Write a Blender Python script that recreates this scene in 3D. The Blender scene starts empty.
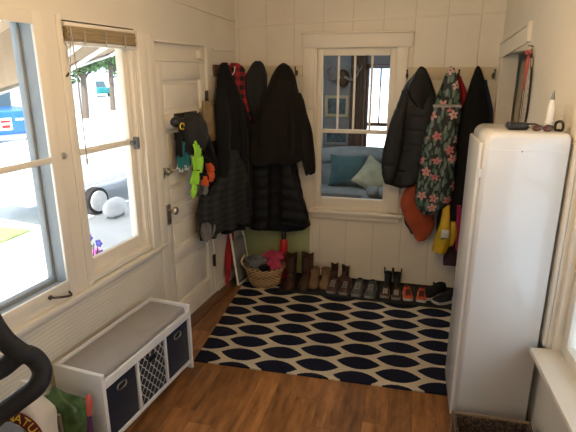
import bpy, bmesh, math, random
from mathutils import Vector, Matrix, noise
random.seed(7)
PI = math.pi
sc = bpy.context.scene
COL = sc.collection
D = 4.07                      # back wall
F, PITCH, YAW, H = 485.2, .28707, .23863, 1.8
# ------------------------------------------------------------------ camera
cy, sy, cp, sp = math.cos(YAW), math.sin(YAW), math.cos(PITCH), math.sin(PITCH)
FW = Vector((-sy*cp, cy*cp, -sp)); RT = Vector((cy, sy, 0)); DN = FW.cross(RT)
CAM = Vector((0, 0, H))
cd = bpy.data.cameras.new('camera'); cam = bpy.data.objects.new('camera', cd); COL.objects.link(cam)
cd.sensor_width = 36; cd.lens = F/576*36; cd.clip_start = .02; cd.clip_end = 200
m = Matrix((RT, -DN, -FW)).transposed().to_4x4(); m.translation = CAM
cam.matrix_world = m
sc.camera = cam
def ray(u, v): return RT*((u-288)/F) + DN*((v-216)/F) + FW
def on(u, v, P, n):           # where the sight line through a photo point meets a real plane
    d = ray(u, v); t = (Vector(P)-CAM).dot(n)/d.dot(n); return CAM + d*t
def aty(u, v, y): return on(u, v, (0, y, 0), Vector((0, 1, 0)))
# frames
A = math.radians(4.8)
ML = Matrix.Translation((-1.444, D, 0)) @ Matrix.Rotation(-A, 4, 'Z')    # left wall: x into room, y to the corner
AR = math.radians(2.0)
MR = Matrix.Translation((.641, D, 0)) @ Matrix.Rotation(AR, 4, 'Z')      # right wall: x out of room, y to the corner
I4 = Matrix.Identity(4)
NL = (ML.to_3x3() @ Vector((1, 0, 0)))
def lwp(u, v, dep=0):         # photo point -> left wall frame (dep, -s, z)
    w = on(u, v, ML @ Vector((dep, 0, 0)), NL); return ML.inverted() @ w
# ------------------------------------------------------------------ materials
def nt(name):
    m = bpy.data.materials.new(name); m.use_nodes = True
    t = m.node_tree; return m, t, t.nodes['Principled BSDF']
def N(t, typ, **k):
    n = t.nodes.new(typ)
    for a, b in k.items(): setattr(n, a, b)
    return n
def L(t, a, b): t.links.new(a, b)
def math_(t, op, a, b=None, c=None):
    n = N(t, 'ShaderNodeMath', operation=op)
    for i, x in enumerate((a, b, c)):
        if x is None: continue
        if isinstance(x, (int, float)): n.inputs[i].default_value = x
        else: L(t, x, n.inputs[i])
    return n.outputs[0]
def rgb(c): return (*c, 1)
def mix(t, fac, a, b):
    n = N(t, 'ShaderNodeMix', data_type='RGBA')
    if isinstance(fac, (int, float)): n.inputs[0].default_value = fac
    else: L(t, fac, n.inputs[0])
    for i, x in ((6, a), (7, b)):
        if isinstance(x, tuple): n.inputs[i].default_value = rgb(x)
        else: L(t, x, n.inputs[i])
    return n.outputs[2]
def bump(t, p, h, st=.3, dist=.01):
    b = N(t, 'ShaderNodeBump'); b.inputs['Strength'].default_value = st; b.inputs['Distance'].default_value = dist
    L(t, h, b.inputs['Height']); L(t, b.outputs[0], p.inputs['Normal'])
def coord(t, scale=(1, 1, 1)):
    c = N(t, 'ShaderNodeTexCoord'); mp = N(t, 'ShaderNodeMapping'); mp.inputs['Scale'].default_value = scale
    L(t, c.outputs['Object'], mp.inputs[0]); return mp.outputs[0]
def sep(t, v):
    s = N(t, 'ShaderNodeSeparateXYZ'); L(t, v, s.inputs[0]); return s.outputs
def noi(t, v, s, d=4, r=.5):
    n = N(t, 'ShaderNodeTexNoise'); n.inputs['Scale'].default_value = s; n.inputs['Detail'].default_value = d; n.inputs['Roughness'].default_value = r
    L(t, v, n.inputs['Vector']); return n.outputs['Fac']
def ramp(t, f, a, b):
    n = N(t, 'ShaderNodeMapRange'); n.inputs[1].default_value = a; n.inputs[2].default_value = b; L(t, f, n.inputs[0]); return n.outputs[0]
def plain(name, c, rough=.6, metal=0, var=.12, sc_=12, b=.15, bs=60, stretch=(1, 1, 1), spec=.5, c2=None, sheen=0):
    m, t, p = nt(name)
    v = coord(t, stretch)
    f = ramp(t, noi(t, v, sc_), .3, .7)
    c2 = c2 or tuple(x*(1-var) for x in c)
    L(t, mix(t, f, c2, c), p.inputs['Base Color'])
    p.inputs['Roughness'].default_value = rough; p.inputs['Metallic'].default_value = metal
    p.inputs['Specular IOR Level'].default_value = spec
    if sheen: p.inputs['Sheen Weight'].default_value = sheen
    if b: bump(t, p, noi(t, v, bs, 3), b, .004)
    return m
M = {}
PAINT = (.80, .74, .62)
M['paint'] = plain('cream_paint', PAINT, .45, var=.07, sc_=3, b=.12, bs=25)
M['trim'] = plain('trim_paint', (.84, .78, .66), .38, var=.06, sc_=5, b=.08, bs=30)
M['bluepaint'] = plain('outer_jamb_paint', (.30, .325, .33), .6, var=.1)
def grooved(name, axis, pitch, w, c=PAINT, off=0, b=.6, k=.35):
    m, t, p = nt(name)
    v = coord(t); x = sep(t, v)[axis]
    fr = math_(t, 'FRACT', math_(t, 'ADD', math_(t, 'DIVIDE', x, pitch), off+100))
    d = math_(t, 'ABSOLUTE', math_(t, 'SUBTRACT', fr, .5))
    g = ramp(t, d, .5-w/pitch, .5)
    f = ramp(t, noi(t, v, 4), .3, .7)
    base = mix(t, f, tuple(k*.93 for k in c), c)
    L(t, mix(t, math_(t, 'MULTIPLY', g, k), base, (.30, .25, .18)), p.inputs['Base Color'])
    p.inputs['Roughness'].default_value = .48
    h = math_(t, 'SUBTRACT', math_(t, 'MULTIPLY', noi(t, v, 30), .08), g)
    bump(t, p, h, b, .006); return m
M['vpanel'] = grooved('back_panelling', 0, .236, .004, off=-.03, b=.4)
M['bead'] = grooved('beadboard', 2, .022, .004, b=.35, k=.2)
M['green'] = grooved('old_green_paint', 0, .155, .004, c=(.36, .40, .19), off=-.03)
def floor_mat():
    m, t, p = nt('wood_floor')
    v = coord(t); o = sep(t, v)
    W = .13
    xi = math_(t, 'FLOOR', math_(t, 'DIVIDE', o[0], W)); xf = math_(t, 'FRACT', math_(t, 'ADD', math_(t, 'DIVIDE', o[0], W), 50))
    wn = N(t, 'ShaderNodeTexWhiteNoise', noise_dimensions='1D'); L(t, xi, wn.inputs['W'])
    yy = math_(t, 'ADD', math_(t, 'DIVIDE', o[1], 1.2), math_(t, 'MULTIPLY', wn.outputs[0], 7))
    yi = math_(t, 'FLOOR', yy); yf = math_(t, 'FRACT', math_(t, 'ADD', yy, 50))
    w2 = N(t, 'ShaderNodeTexWhiteNoise', noise_dimensions='2D'); cb = N(t, 'ShaderNodeCombineXYZ'); L(t, xi, cb.inputs[0]); L(t, yi, cb.inputs[1]); L(t, cb.outputs[0], w2.inputs['Vector'])
    cb2 = N(t, 'ShaderNodeCombineXYZ'); L(t, math_(t, 'MULTIPLY', o[0], 9), cb2.inputs[0]); L(t, math_(t, 'ADD', math_(t, 'MULTIPLY', o[1], 1.6), math_(t, 'MULTIPLY', w2.outputs[0], 20)), cb2.inputs[1])
    g = noi(t, cb2.outputs[0], 2.2, 8, .65)
    cr = N(t, 'ShaderNodeValToRGB'); e = cr.color_ramp.elements
    e[0].position = .28; e[0].color = (.095, .037, .012, 1); e[1].position = .75; e[1].color = (.48, .225, .075, 1)
    k = e.new(.5); k.color = (.28, .12, .038, 1)
    L(t, g, cr.inputs[0])
    tone = math_(t, 'ADD', math_(t, 'MULTIPLY', w2.outputs[0], .5), .75)
    vm = N(t, 'ShaderNodeVectorMath', operation='SCALE'); L(t, cr.outputs[0], vm.inputs[0]); L(t, tone, vm.inputs['Scale'])
    gx = ramp(t, math_(t, 'ABSOLUTE', math_(t, 'SUBTRACT', xf, .5)), .485, .5); gy = ramp(t, math_(t, 'ABSOLUTE', math_(t, 'SUBTRACT', yf, .5)), .498, .5)
    gg = math_(t, 'MAXIMUM', gx, gy)
    L(t, mix(t, math_(t, 'MULTIPLY', gg, .7), vm.outputs[0], (.02, .01, .005)), p.inputs['Base Color'])
    p.inputs['Roughness'].default_value = .36
    bump(t, p, math_(t, 'SUBTRACT', math_(t, 'MULTIPLY', g, .3), gg), .35, .002)
    return m
M['floor'] = floor_mat()
def rug_mat():
    m, t, p = nt('rug_pattern')
    v = coord(t); o = sep(t, v)
    nz = math_(t, 'MULTIPLY', math_(t, 'SUBTRACT', noi(t, v, 90, 2), .5), .012)
    def lens(ox, oy):
        fx = math_(t, 'SUBTRACT', math_(t, 'FRACT', math_(t, 'ADD', math_(t, 'DIVIDE', math_(t, 'ADD', o[0], ox), .507), 20.5)), .5)
        fy = math_(t, 'SUBTRACT', math_(t, 'FRACT', math_(t, 'ADD', math_(t, 'DIVIDE', math_(t, 'ADD', math_(t, 'ADD', o[1], nz), oy), .1645), 20.5)), .5)
        X = math_(t, 'ABSOLUTE', math_(t, 'MULTIPLY', fx, .507/.141))
        Y = math_(t, 'ABSOLUTE', math_(t, 'MULTIPLY', fy, .1645/.0700))
        # pointed oval: Y < 1 - X^1.9
        return math_(t, 'LESS_THAN', math_(t, 'ADD', Y, math_(t, 'POWER', X, 2.1)), 1.0)
    a = lens(.205, -2.59); b = lens(-.045, -2.672)
    f = math_(t, 'MAXIMUM', a, b)
    n2 = ramp(t, noi(t, v, 160, 2), .3, .7)
    cream = mix(t, n2, (.50, .42, .29), (.72, .63, .46)); navy = mix(t, n2, (.006, .007, .016), (.016, .018, .036))
    L(t, mix(t, f, cream, navy), p.inputs['Base Color'])
    p.inputs['Roughness'].default_value = .95; p.inputs['Specular IOR Level'].default_value = .15
    w = N(t, 'ShaderNodeTexWave', wave_type='BANDS', bands_direction='Y'); w.inputs['Scale'].default_value = 60; L(t, v, w.inputs[0])
    bump(t, p, w.outputs['Fac'], .5, .003); return m
M['rug'] = rug_mat()
def fabric(name, c, var=.35, rough=.9, b=.5, c2=None, sheen=.15, bs=220, spec=.25):
    m, t, p = nt(name); v = coord(t)
    f = ramp(t, noi(t, v, 9, 5), .3, .7); c2 = c2 or tuple(x*(1-var) for x in c)
    L(t, mix(t, f, c2, c), p.inputs['Base Color']); p.inputs['Roughness'].default_value = rough
    p.inputs['Specular IOR Level'].default_value = spec
    p.inputs['Sheen Weight'].default_value = sheen; p.inputs['Sheen Roughness'].default_value = .5
    h = math_(t, 'ADD', math_(t, 'MULTIPLY', noi(t, v, bs, 2), .3), noi(t, v, 14, 3))
    bump(t, p, h, b, .006); return m
M['black_cloth'] = fabric('black_cloth', (.008, .0078, .008), sheen=.04)
M['brown_black'] = fabric('brown_black_wool', (.012, .009, .007), sheen=.04)
M['puffer_black'] = fabric('black_nylon', (.009, .009, .010), rough=.6, sheen=.0, spec=.25)
M['grey_cloth'] = fabric('charcoal_cloth', (.026, .027, .028), sheen=.05)
M['puffer_grey'] = fabric('dark_grey_nylon', (.017, .018, .020), rough=.6, sheen=.0, spec=.3)
M['rust'] = fabric('rust_cloth', (.42, .085, .035))
M['red'] = fabric('red_cloth', (.40, .02, .025))
M['blue'] = fabric('blue_cloth', (.03, .05, .16))
M['yellow'] = fabric('yellow_vinyl', (.75, .50, .03), rough=.4, sheen=0)
M['magenta'] = fabric('magenta_cloth', (.42, .02, .12))
M['purple'] = fabric('dark_purple_cloth', (.045, .02, .035))
M['pink'] = fabric('pink_fleece', (.55, .05, .12))
M['greyhat'] = fabric('light_grey_knit', (.20, .20, .19), c2=(.10, .10, .10))
M['cushion'] = fabric('taupe_cushion', (.36, .335, .31), var=.08, b=.15)
M['navybin'] = fabric('navy_bin_cloth', (.010, .015, .035), b=.2)
M['teal'] = fabric('teal_cloth', (.02, .20, .22)); M['neon'] = fabric('neon_green', (.35, .75, .06), var=.15)
M['orange'] = fabric('orange_cloth', (.75, .12, .03)); M['whitecloth'] = fabric('white_cloth', (.65, .65, .62), var=.1)
M['tan'] = fabric('tan_leather', (.42, .30, .16), sheen=0)
M['sofa'] = fabric('sofa_velvet', (.26, .30, .33), var=.3); M['pil_teal'] = fabric('teal_pillow', (.07, .15, .17))
M['pil_pale'] = fabric('pale_pillow', (.42, .45, .33)); M['cush_brown'] = fabric('brown_throw', (.10, .085, .08))
M['wall2'] = plain('grey_blue_wall', (.30, .32, .34), .7); M['wood2'] = plain('brown_trim_wood', (.16, .07, .035), .5)
M['enamel'] = plain('white_enamel', (.74, .73, .70), .14, var=.03, sc_=2, b=0)
M['white'] = plain('white_laminate', (.82, .82, .80), .35, var=.04, b=0)
M['whiteplastic'] = plain('white_plastic', (.8, .8, .78), .3, var=.03, b=0)
M['black'] = plain('black_plastic', (.012, .012, .013), .35, b=.05)
M['foam'] = plain('black_foam', (.007, .007, .0075), .7, b=.3, bs=150)
M['rubber'] = plain('black_rubber', (.014, .013, .012), .6, b=.2)
M['steel'] = plain('steel', (.55, .54, .52), .28, 1, b=0)
M['oldmetal'] = plain('dark_bronze', (.11, .09, .07), .4, .8, b=.1)
M['greymetal'] = plain('grey_metal', (.22, .24, .26), .5, .5)
M['brownboot'] = plain('brown_boot_leather', (.075, .035, .018), .5, var=.4, c2=(.03, .014, .008))
M['tanboot'] = plain('tan_suede', (.24, .15, .075), .85, var=.3)
M['plaidbrown'] = plain('burgundy_mesh', (.12, .055, .05), .8, var=.4)
M['greyshoe'] = plain('grey_mesh', (.13, .14, .145), .8, var=.4)
M['blackshoe'] = plain('black_mesh', (.012, .012, .014), .7)
M['orangeshoe'] = plain('orange_mesh', (.75, .12, .03), .6, var=.2)
M['brownshoe'] = plain('brown_strap_leather', (.10, .055, .03), .7, var=.3)
M['solewhite'] = plain('white_sole', (.62, .60, .56), .6); M['solegrey'] = plain('grey_sole', (.28, .27, .25), .7)
M['soledark'] = plain('dark_sole', (.03, .025, .02), .8)
M['lining'] = plain('dark_lining', (.008, .008, .008), .95)
M['lace'] = plain('pale_lace', (.35, .34, .32), .8)
M['doorpanel'] = M['trim']
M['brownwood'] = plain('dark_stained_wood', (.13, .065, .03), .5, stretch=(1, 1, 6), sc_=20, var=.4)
M['railwood'] = plain('pale_rail_paint', (.70, .62, .44), .55, var=.12)
M['thresh'] = plain('threshold_wood', (.17, .08, .035), .45, stretch=(8, .6, 8), sc_=8, var=.4)
M['bamboo'] = plain('woven_bamboo', (.42, .32, .18), .7, stretch=(3, 1, 60), sc_=12, var=.45)
M['cord'] = plain('cord', (.45, .43, .38), .7)
M['bagwhite'] = plain('white_paper', (.66, .60, .50), .55, var=.1, b=.5, bs=14)
M['baggrey'] = plain('grey_paper', (.18, .19, .21), .5, var=.15, b=.5, bs=14)
M['baggreen'] = plain('green_plastic', (.10, .19, .06), .25, var=.5, b=1, bs=26, c2=(.015, .04, .015))
M['cardboard'] = plain('brown_card', (.16, .11, .075), .7)
M['maroon'] = plain('maroon_print', (.16, .012, .012), .5); M['yellowprint'] = plain('yellow_print', (.85, .62, .06), .5)
M['purpleprint'] = plain('purple_print', (.10, .02, .09), .5); M['coral'] = plain('coral_print', (.50, .09, .07), .5)
M['darkprint'] = plain('dark_print', (.03, .03, .04), .5)
M['ground'] = plain('pale_concrete', (.84, .83, .80), .9, var=.15, sc_=1.2)
M['grass'] = plain('grass', (.30, .42, .16), .95, var=.3, sc_=8)
M['deck'] = plain('porch_deck', (.42, .42, .40), .8, stretch=(14, 1, 1), sc_=3)
M['porchroof'] = plain('porch_boards', (.42, .29, .17), .8, stretch=(12, 1, 1), sc_=2)
M['leaf'] = plain('leaves', (.07, .15, .05), .8, var=.6, sc_=3); M['bark'] = plain('bark', (.12, .09, .07), .9)
M['petalblue'] = plain('violet_petals', (.12, .10, .55), .6); M['petalpink'] = plain('pink_petals', (.75, .12, .45), .6)
M['terracotta'] = plain('terracotta', (.45, .20, .11), .8)
M['truckblue'] = plain('blue_car_paint', (.02, .12, .55), .25, var=.05, b=0)
M['carglass'] = plain('tinted_glass', (.05, .08, .10), .08, b=0)
M['trailerwhite'] = plain('white_trailer_paint', (.8, .8, .8), .4, b=0)
M['fence'] = plain('weathered_fence', (.55, .57, .60), .85)
M['siding'] = plain('pale_siding', (.65, .63, .58), .8)
M['artblue'] = plain('picture_print', (.12, .22, .26), .5, sc_=25, c2=(.03, .04, .05), b=0)
M['mat_cream'] = plain('cream_frame', (.62, .56, .36), .5)
M['antler'] = plain('antler_bone', (.38, .33, .28), .6)
M['redplastic'] = plain('red_plastic', (.50, .015, .015), .35)
M['ribbon'] = fabric('red_ribbon', (.62, .17, .15), sheen=0)
M['strip'] = plain('mottled_strip', (.62, .55, .45), .7, sc_=60, c2=(.34, .28, .22))
M['ceiling'] = plain('ceiling_paint', (.78, .72, .62), .6)
def glass():
    m = bpy.data.materials.new('window_glass'); m.use_nodes = True; t = m.node_tree; t.nodes.clear()
    o = N(t, 'ShaderNodeOutputMaterial'); mx = N(t, 'ShaderNodeMixShader'); tr = N(t, 'ShaderNodeBsdfTransparent'); gl = N(t, 'ShaderNodeBsdfGlossy'); gl.inputs['Roughness'].default_value = .02
    lw_ = N(t, 'ShaderNodeLayerWeight'); tr.inputs[0].default_value = (.97, .985, .99, 1)
    L(t, math_(t, 'ADD', .02, math_(t, 'MULTIPLY', math_(t, 'POWER', lw_.outputs['Facing'], 5), .5)), mx.inputs[0]); L(t, tr.outputs[0], mx.inputs[1]); L(t, gl.outputs[0], mx.inputs[2]); L(t, mx.outputs[0], o.inputs[0]); return m
M['glass'] = glass()
def plaid(name, ca, cb, s):
    m, t, p = nt(name); o = sep(t, coord(t))
    fx = math_(t, 'LESS_THAN', math_(t, 'FRACT', math_(t, 'ADD', math_(t, 'DIVIDE', o[0], s), 30)), .5)
    fz = math_(t, 'LESS_THAN', math_(t, 'FRACT', math_(t, 'ADD', math_(t, 'DIVIDE', o[2], s), 30)), .5)
    L(t, mix(t, math_(t, 'MULTIPLY', math_(t, 'ADD', fx, fz), .5), ca, cb), p.inputs['Base Color'])
    p.inputs['Roughness'].default_value = .9; return m
M['redplaid'] = plaid('red_black_plaid', (.42, .025, .03), (.012, .01, .01), .07)
M['darkplaid'] = plaid('dark_plaid', (.024, .026, .025), (.008, .009, .010), .05)
def floral():
    m, t, p = nt('floral_print'); v = coord(t)
    def cell(sc1, off, rnd=1.0, sq=1.0, rot=0):
        mp = N(t, 'ShaderNodeMapping'); mp.inputs['Location'].default_value = off; mp.inputs['Scale'].default_value = (sc1, sc1*.0, sc1*sq); mp.inputs['Rotation'].default_value = (0, rot, 0)
        L(t, v, mp.inputs[0])
        vo = N(t, 'ShaderNodeTexVoronoi'); vo.inputs['Scale'].default_value = 1; vo.inputs['Randomness'].default_value = rnd
        L(t, mp.outputs[0], vo.inputs['Vector'])
        s = N(t, 'ShaderNodeVectorMath', operation='SUBTRACT'); L(t, mp.outputs[0], s.inputs[0]); L(t, vo.outputs['Position'], s.inputs[1])
        return sep(t, s.outputs[0]), vo
    c, vo = cell(10, (3, 0, 5), .9)
    ang = math_(t, 'ARCTAN2', c[2], c[0]); r = math_(t, 'POWER', math_(t, 'ADD', math_(t, 'POWER', c[0], 2), math_(t, 'POWER', c[2], 2)), .5)
    hue = sep(t, vo.outputs['Color'])
    pet = math_(t, 'ADD', .13, math_(t, 'MULTIPLY', .24, math_(t, 'ABSOLUTE', math_(t, 'COSINE', math_(t, 'ADD', math_(t, 'MULTIPLY', ang, 2.5), math_(t, 'MULTIPLY', hue[0], 9))))))
    fl = math_(t, 'MULTIPLY', math_(t, 'LESS_THAN', r, pet), math_(t, 'GREATER_THAN', hue[1], .55))
    ctr = math_(t, 'LESS_THAN', r, .07)
    out = (.010, .012, .016)
    for sc1, off, rot, col in ((24, (1, 0, 2), .7, (.05, .11, .07)), (20, (7, 0, 1), -.6, (.12, .19, .14)), (26, (4, 0, 9), 1.5, (.06, .13, .09)), (22, (5, 0, 3), 2.4, (.15, .20, .17))):
        c2, v2 = cell(sc1, off, .9, .38, rot)
        r2 = math_(t, 'ADD', math_(t, 'MULTIPLY', math_(t, 'ABSOLUTE', c2[0]), 3.4), math_(t, 'POWER', math_(t, 'MULTIPLY', math_(t, 'ABSOLUTE', c2[2]), 2.6), 2))
        h2 = sep(t, v2.outputs['Color'])
        out = mix(t, math_(t, 'MULTIPLY', math_(t, 'LESS_THAN', r2, .72), math_(t, 'GREATER_THAN', h2[0], .3)), out, col)
    pc = mix(t, hue[2], (.55, .13, .14), (.60, .42, .38))
    out = mix(t, fl, out, pc); out = mix(t, math_(t, 'MULTIPLY', fl, ctr), out, (.25, .05, .05))
    L(t, out, p.inputs['Base Color']); p.inputs['Roughness'].default_value = .6
    bump(t, p, noi(t, v, 14, 3), .4, .006); return m
M['floral'] = floral()
def trellis():
    m, t, p = nt('trellis_print'); o = sep(t, coord(t))
    u = math_(t, 'MULTIPLY', o[1], 2*PI/.048); z = math_(t, 'MULTIPLY', o[2], 2*PI/.062)
    out = None
    for sg in (1, -1):
        f = math_(t, 'FRACT', math_(t, 'ADD', math_(t, 'DIVIDE', math_(t, 'ADD', u, math_(t, 'MULTIPLY', math_(t, 'SINE', z), 1.45*sg)), 2*PI), 40.5 + (.0 if sg > 0 else .5)))
        d = math_(t, 'LESS_THAN', math_(t, 'ABSOLUTE', math_(t, 'SUBTRACT', f, .5)), .075)
        out = d if out is None else math_(t, 'MAXIMUM', out, d)
    L(t, mix(t, out, (.012, .013, .02), (.50, .49, .46)), p.inputs['Base Color']); p.inputs['Roughness'].default_value = .85; return m
M['trellis'] = trellis()
def wicker(name, ca, cb, us, zs):
    m, t, p = nt(name); c = N(t, 'ShaderNodeTexCoord')
    o = sep(t, c.outputs['Object']); ang = math_(t, 'ARCTAN2', o[1], o[0])
    sx = math_(t, 'SINE', math_(t, 'MULTIPLY', ang, us)); sz = math_(t, 'SINE', math_(t, 'MULTIPLY', o[2], zs))
    pr = math_(t, 'MULTIPLY', sx, sz); f = ramp(t, pr, -.25, .25)
    band = math_(t, 'GREATER_THAN', math_(t, 'SINE', math_(t, 'MULTIPLY', o[2], zs*.31)), .35)
    k = math_(t, 'MULTIPLY', math_(t, 'SUBTRACT', 1, f), math_(t, 'ADD', .55, math_(t, 'MULTIPLY', band, .4)))
    L(t, mix(t, k, ca, cb), p.inputs['Base Color']); p.inputs['Roughness'].default_value = .7
    bump(t, p, pr, .9, .006); return m
M['wicker'] = wicker('wicker', (.62, .41, .19), (.09, .04, .02), 22, 230)
def bristle():
    m, t, p = nt('seagrass_weave'); v = coord(t, (1, 1, 1))
    n = noi(t, v, 90, 4, .7); f = ramp(t, n, .4, .62)
    L(t, mix(t, f, (.018, .013, .010), (.16, .10, .06)), p.inputs['Base Color']); p.inputs['Roughness'].default_value = .9
    bump(t, p, n, 1, .01); return m
M['seagrass'] = bristle()
M['jute'] = plain('jute_edge', (.34, .24, .15), .85, sc_=70, var=.4)
def emis(name, c, s):
    m = bpy.data.materials.new(name); m.use_nodes = True; t = m.node_tree; p = t.nodes['Principled BSDF']
    p.inputs['Base Color'].default_value = rgb(c); p.inputs['Emission Color'].default_value = rgb(c); p.inputs['Emission Strength'].default_value = s; return m
M['lampglow'] = emis('lamp_glass', (1, .80, .52), 4)
# ------------------------------------------------------------------ mesh building
class MB:
    def __init__(s): s.bm = bmesh.new()
    def _bev(s, vs, bev, seg=2):
        if bev:
            es = {e for v in vs for e in v.link_edges}
            bmesh.ops.bevel(s.bm, geom=list(es), offset=bev, segments=seg, affect='EDGES', profile=.5)
    def box(s, x0, x1, y0, y1, z0, z1, bev=0, seg=2, mat=None):
        r = bmesh.ops.create_cube(s.bm, size=1)
        T = Matrix.Translation(((x0+x1)/2, (y0+y1)/2, (z0+z1)/2)) @ Matrix.Diagonal((abs(x1-x0), abs(y1-y0), abs(z1-z0), 1))
        if mat: T = mat @ T
        bmesh.ops.transform(s.bm, matrix=T, verts=r['verts']); s._bev(r['verts'], bev, seg); return s
    def rings(s, rs, cap=True, close=False):
        V = [[s.bm.verts.new(p) for p in r] for r in rs]; n = len(V[0])
        seq = list(zip(V, V[1:])) + ([(V[-1], V[0])] if close else [])
        for a, b in seq:
            for i in range(n):
                j = (i+1) % n
                try: s.bm.faces.new((a[i], a[j], b[j], b[i]))
                except ValueError: pass
        if cap and not close:
            try: s.bm.faces.new(V[0][::-1]); s.bm.faces.new(V[-1])
            except ValueError: pass
        return s
    def tube(s, pts, r, n=10, close=False, flat=None, smooth=0):
        P = [Vector(p) for p in pts]
        R = r if isinstance(r, (list, tuple)) else [r]*len(P)
        if smooth: P, R = spline(P, R, smooth, close)
        rs = []; up = Vector((0, 0, 1)); N_ = len(P); pn = None
        for i, p in enumerate(P):
            if close: tn = P[(i+1) % N_]-P[i-1]
            else: tn = P[min(i+1, N_-1)]-P[max(i-1, 0)]
            tn.normalize()
            if pn is None:
                a = up.cross(tn)
                if a.length < .1: a = Vector((1, 0, 0)).cross(tn)
            else: a = pn - tn*pn.dot(tn)
            a.normalize(); pn = a; b = tn.cross(a)
            fx, fy = flat or (1, 1)
            rs.append([p + a*(R[i]*fx*math.cos(2*PI*k/n)) + b*(R[i]*fy*math.sin(2*PI*k/n)) for k in range(n)])
        return s.rings(rs, close=close)
    def lathe(s, prof, c=(0, 0, 0), n=24, sx=1, sy_=1, f=None):
        rs = []
        for (r, z) in prof:
            rs.append([Vector((c[0]+(r+(f(2*PI*k/n, z) if f else 0))*sx*math.cos(2*PI*k/n), c[1]+(r+(f(2*PI*k/n, z) if f else 0))*sy_*math.sin(2*PI*k/n), c[2]+z)) for k in range(n)])
        return s.rings(rs)
    def ell(s, c, r, u=20, v=12, mat=None, f=None):
        q = bmesh.ops.create_uvsphere(s.bm, u_segments=u, v_segments=v, radius=1)
        if f:
            for w in q['verts']: w.co *= f(w.co)
        T = Matrix.Translation(c) @ (mat or I4) @ Matrix.Diagonal((*r, 1))
        bmesh.ops.transform(s.bm, matrix=T, verts=q['verts']); return s
    def poly(s, pts, ext):    # flat outline with thickness
        a = [s.bm.verts.new(p) for p in pts]; b = [s.bm.verts.new(Vector(p)+Vector(ext)) for p in pts]
        s.bm.faces.new(a[::-1]); s.bm.faces.new(b); n = len(a)
        for i in range(n): s.bm.faces.new((a[i], a[(i+1) % n], b[(i+1) % n], b[i]))
        return s
    def cyl(s, a, b, r, n=16): return s.tube([a, b], r, n)
    def build(s, name, mt, parent=None, frame=I4, smooth=True, rot=None, keep=False, sub=0, ang=.7):
        bmesh.ops.recalc_face_normals(s.bm, faces=s.bm.faces)
        me = bpy.data.meshes.new(name); ob = bpy.data.objects.new(name, me); COL.objects.link(ob)
        me_m = frame
        if parent is not None:
            T = WM[parent.name].inverted() @ frame; s.bm.transform(T); ob.parent = parent; WM[ob.name] = WM[parent.name]
        elif keep:
            ob.matrix_world = frame; WM[ob.name] = frame
        else:
            vs = [v.co for v in s.bm.verts]
            c = Vector(((min(v.x for v in vs)+max(v.x for v in vs))/2, (min(v.y for v in vs)+max(v.y for v in vs))/2, min(v.z for v in vs)))
            s.bm.transform(Matrix.Translation(-c)); T = frame @ Matrix.Translation(c); ob.matrix_world = T; WM[ob.name] = T
        s.bm.to_mesh(me); s.bm.free()
        me.materials.append(mt if not isinstance(mt, str) else M[mt])
        if smooth:
            me.polygons.foreach_set('use_smooth', [True]*len(me.polygons))
            try: me.set_sharp_from_angle(angle=ang)
            except Exception: pass
        if sub:
            md = ob.modifiers.new('subdivision', 'SUBSURF'); md.levels = md.render_levels = sub
        return ob
WM = {}
def spline(P, R, k, close=False):
    out, ro = [], []; n = len(P)
    rng = range(n if close else n-1)
    for i in rng:
        g = (lambda j: P[j % n]) if close else (lambda j: P[max(0, min(n-1, j))])
        h = (lambda j: R[j % n]) if close else (lambda j: R[max(0, min(n-1, j))])
        a, b, c, d = g(i-1), g(i), g(i+1), g(i+2); e, f_, g_, h_ = h(i-1), h(i), h(i+1), h(i+2)
        for q in range(k):
            t = q/k
            cr = lambda a, b, c, d: .5*((2*b)+(c-a)*t+(2*a-5*b+4*c-d)*t*t+(3*b-a-3*c+d)*t**3)
            out.append(cr(a, b, c, d)); ro.append(max(.0005, cr(e, f_, g_, h_)))
    if not close: out.append(P[-1]); ro.append(R[-1])
    return out, ro
def thing(name, label, cat, loc=(0, 0, 0), rz=0, group=None, frame=I4):
    o = bpy.data.objects.new(name, None); COL.objects.link(o); o.empty_display_size = .1
    T = frame @ Matrix.Translation(loc) @ Matrix.Rotation(rz, 4, 'Z'); o.matrix_world = T; WM[o.name] = T
    o['label'] = label; o['category'] = cat
    if group: o['group'] = group
    return o
def tag(o, label, cat, group=None, kind=None):
    o['label'] = label; o['category'] = cat
    if group: o['group'] = group
    if kind: o['kind'] = kind
    return o
def struct(o): o['kind'] = 'structure'; return o
def dup(root, T, label, group=None):
    r = root.copy(); COL.objects.link(r); r.matrix_world = T; WM[r.name] = T; r['label'] = label
    if group: r['group'] = group
    for ch in list(root.children):
        c = ch.copy(); COL.objects.link(c); c.parent = r
        for g in ch.children:
            d = g.copy(); COL.objects.link(d); d.parent = c
    return r
def text_mesh(body, size, depth):
    cu = bpy.data.curves.new('lettering', 'FONT'); cu.body = body; cu.size = size; cu.extrude = depth; cu.align_x = 'CENTER'; cu.align_y = 'CENTER'
    o = bpy.data.objects.new('lettering', cu); COL.objects.link(o); bpy.context.view_layer.update()
    me = bpy.data.meshes.new_from_object(o.evaluated_get(bpy.context.evaluated_depsgraph_get()))
    bpy.data.objects.remove(o); return me
# ================================================================== ROOM SHELL
CZ = 2.55; WT = .14
b = MB(); b.box(-2.1, .95, -1.7, D+.14, -.12, 0); struct(b.build('floor', 'floor', keep=True, smooth=False))
b = MB(); b.box(-1.9, 2.0, -1.7, 7.7, CZ, CZ+.1); struct(b.build('ceiling', 'ceiling', keep=True, smooth=False))
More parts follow.
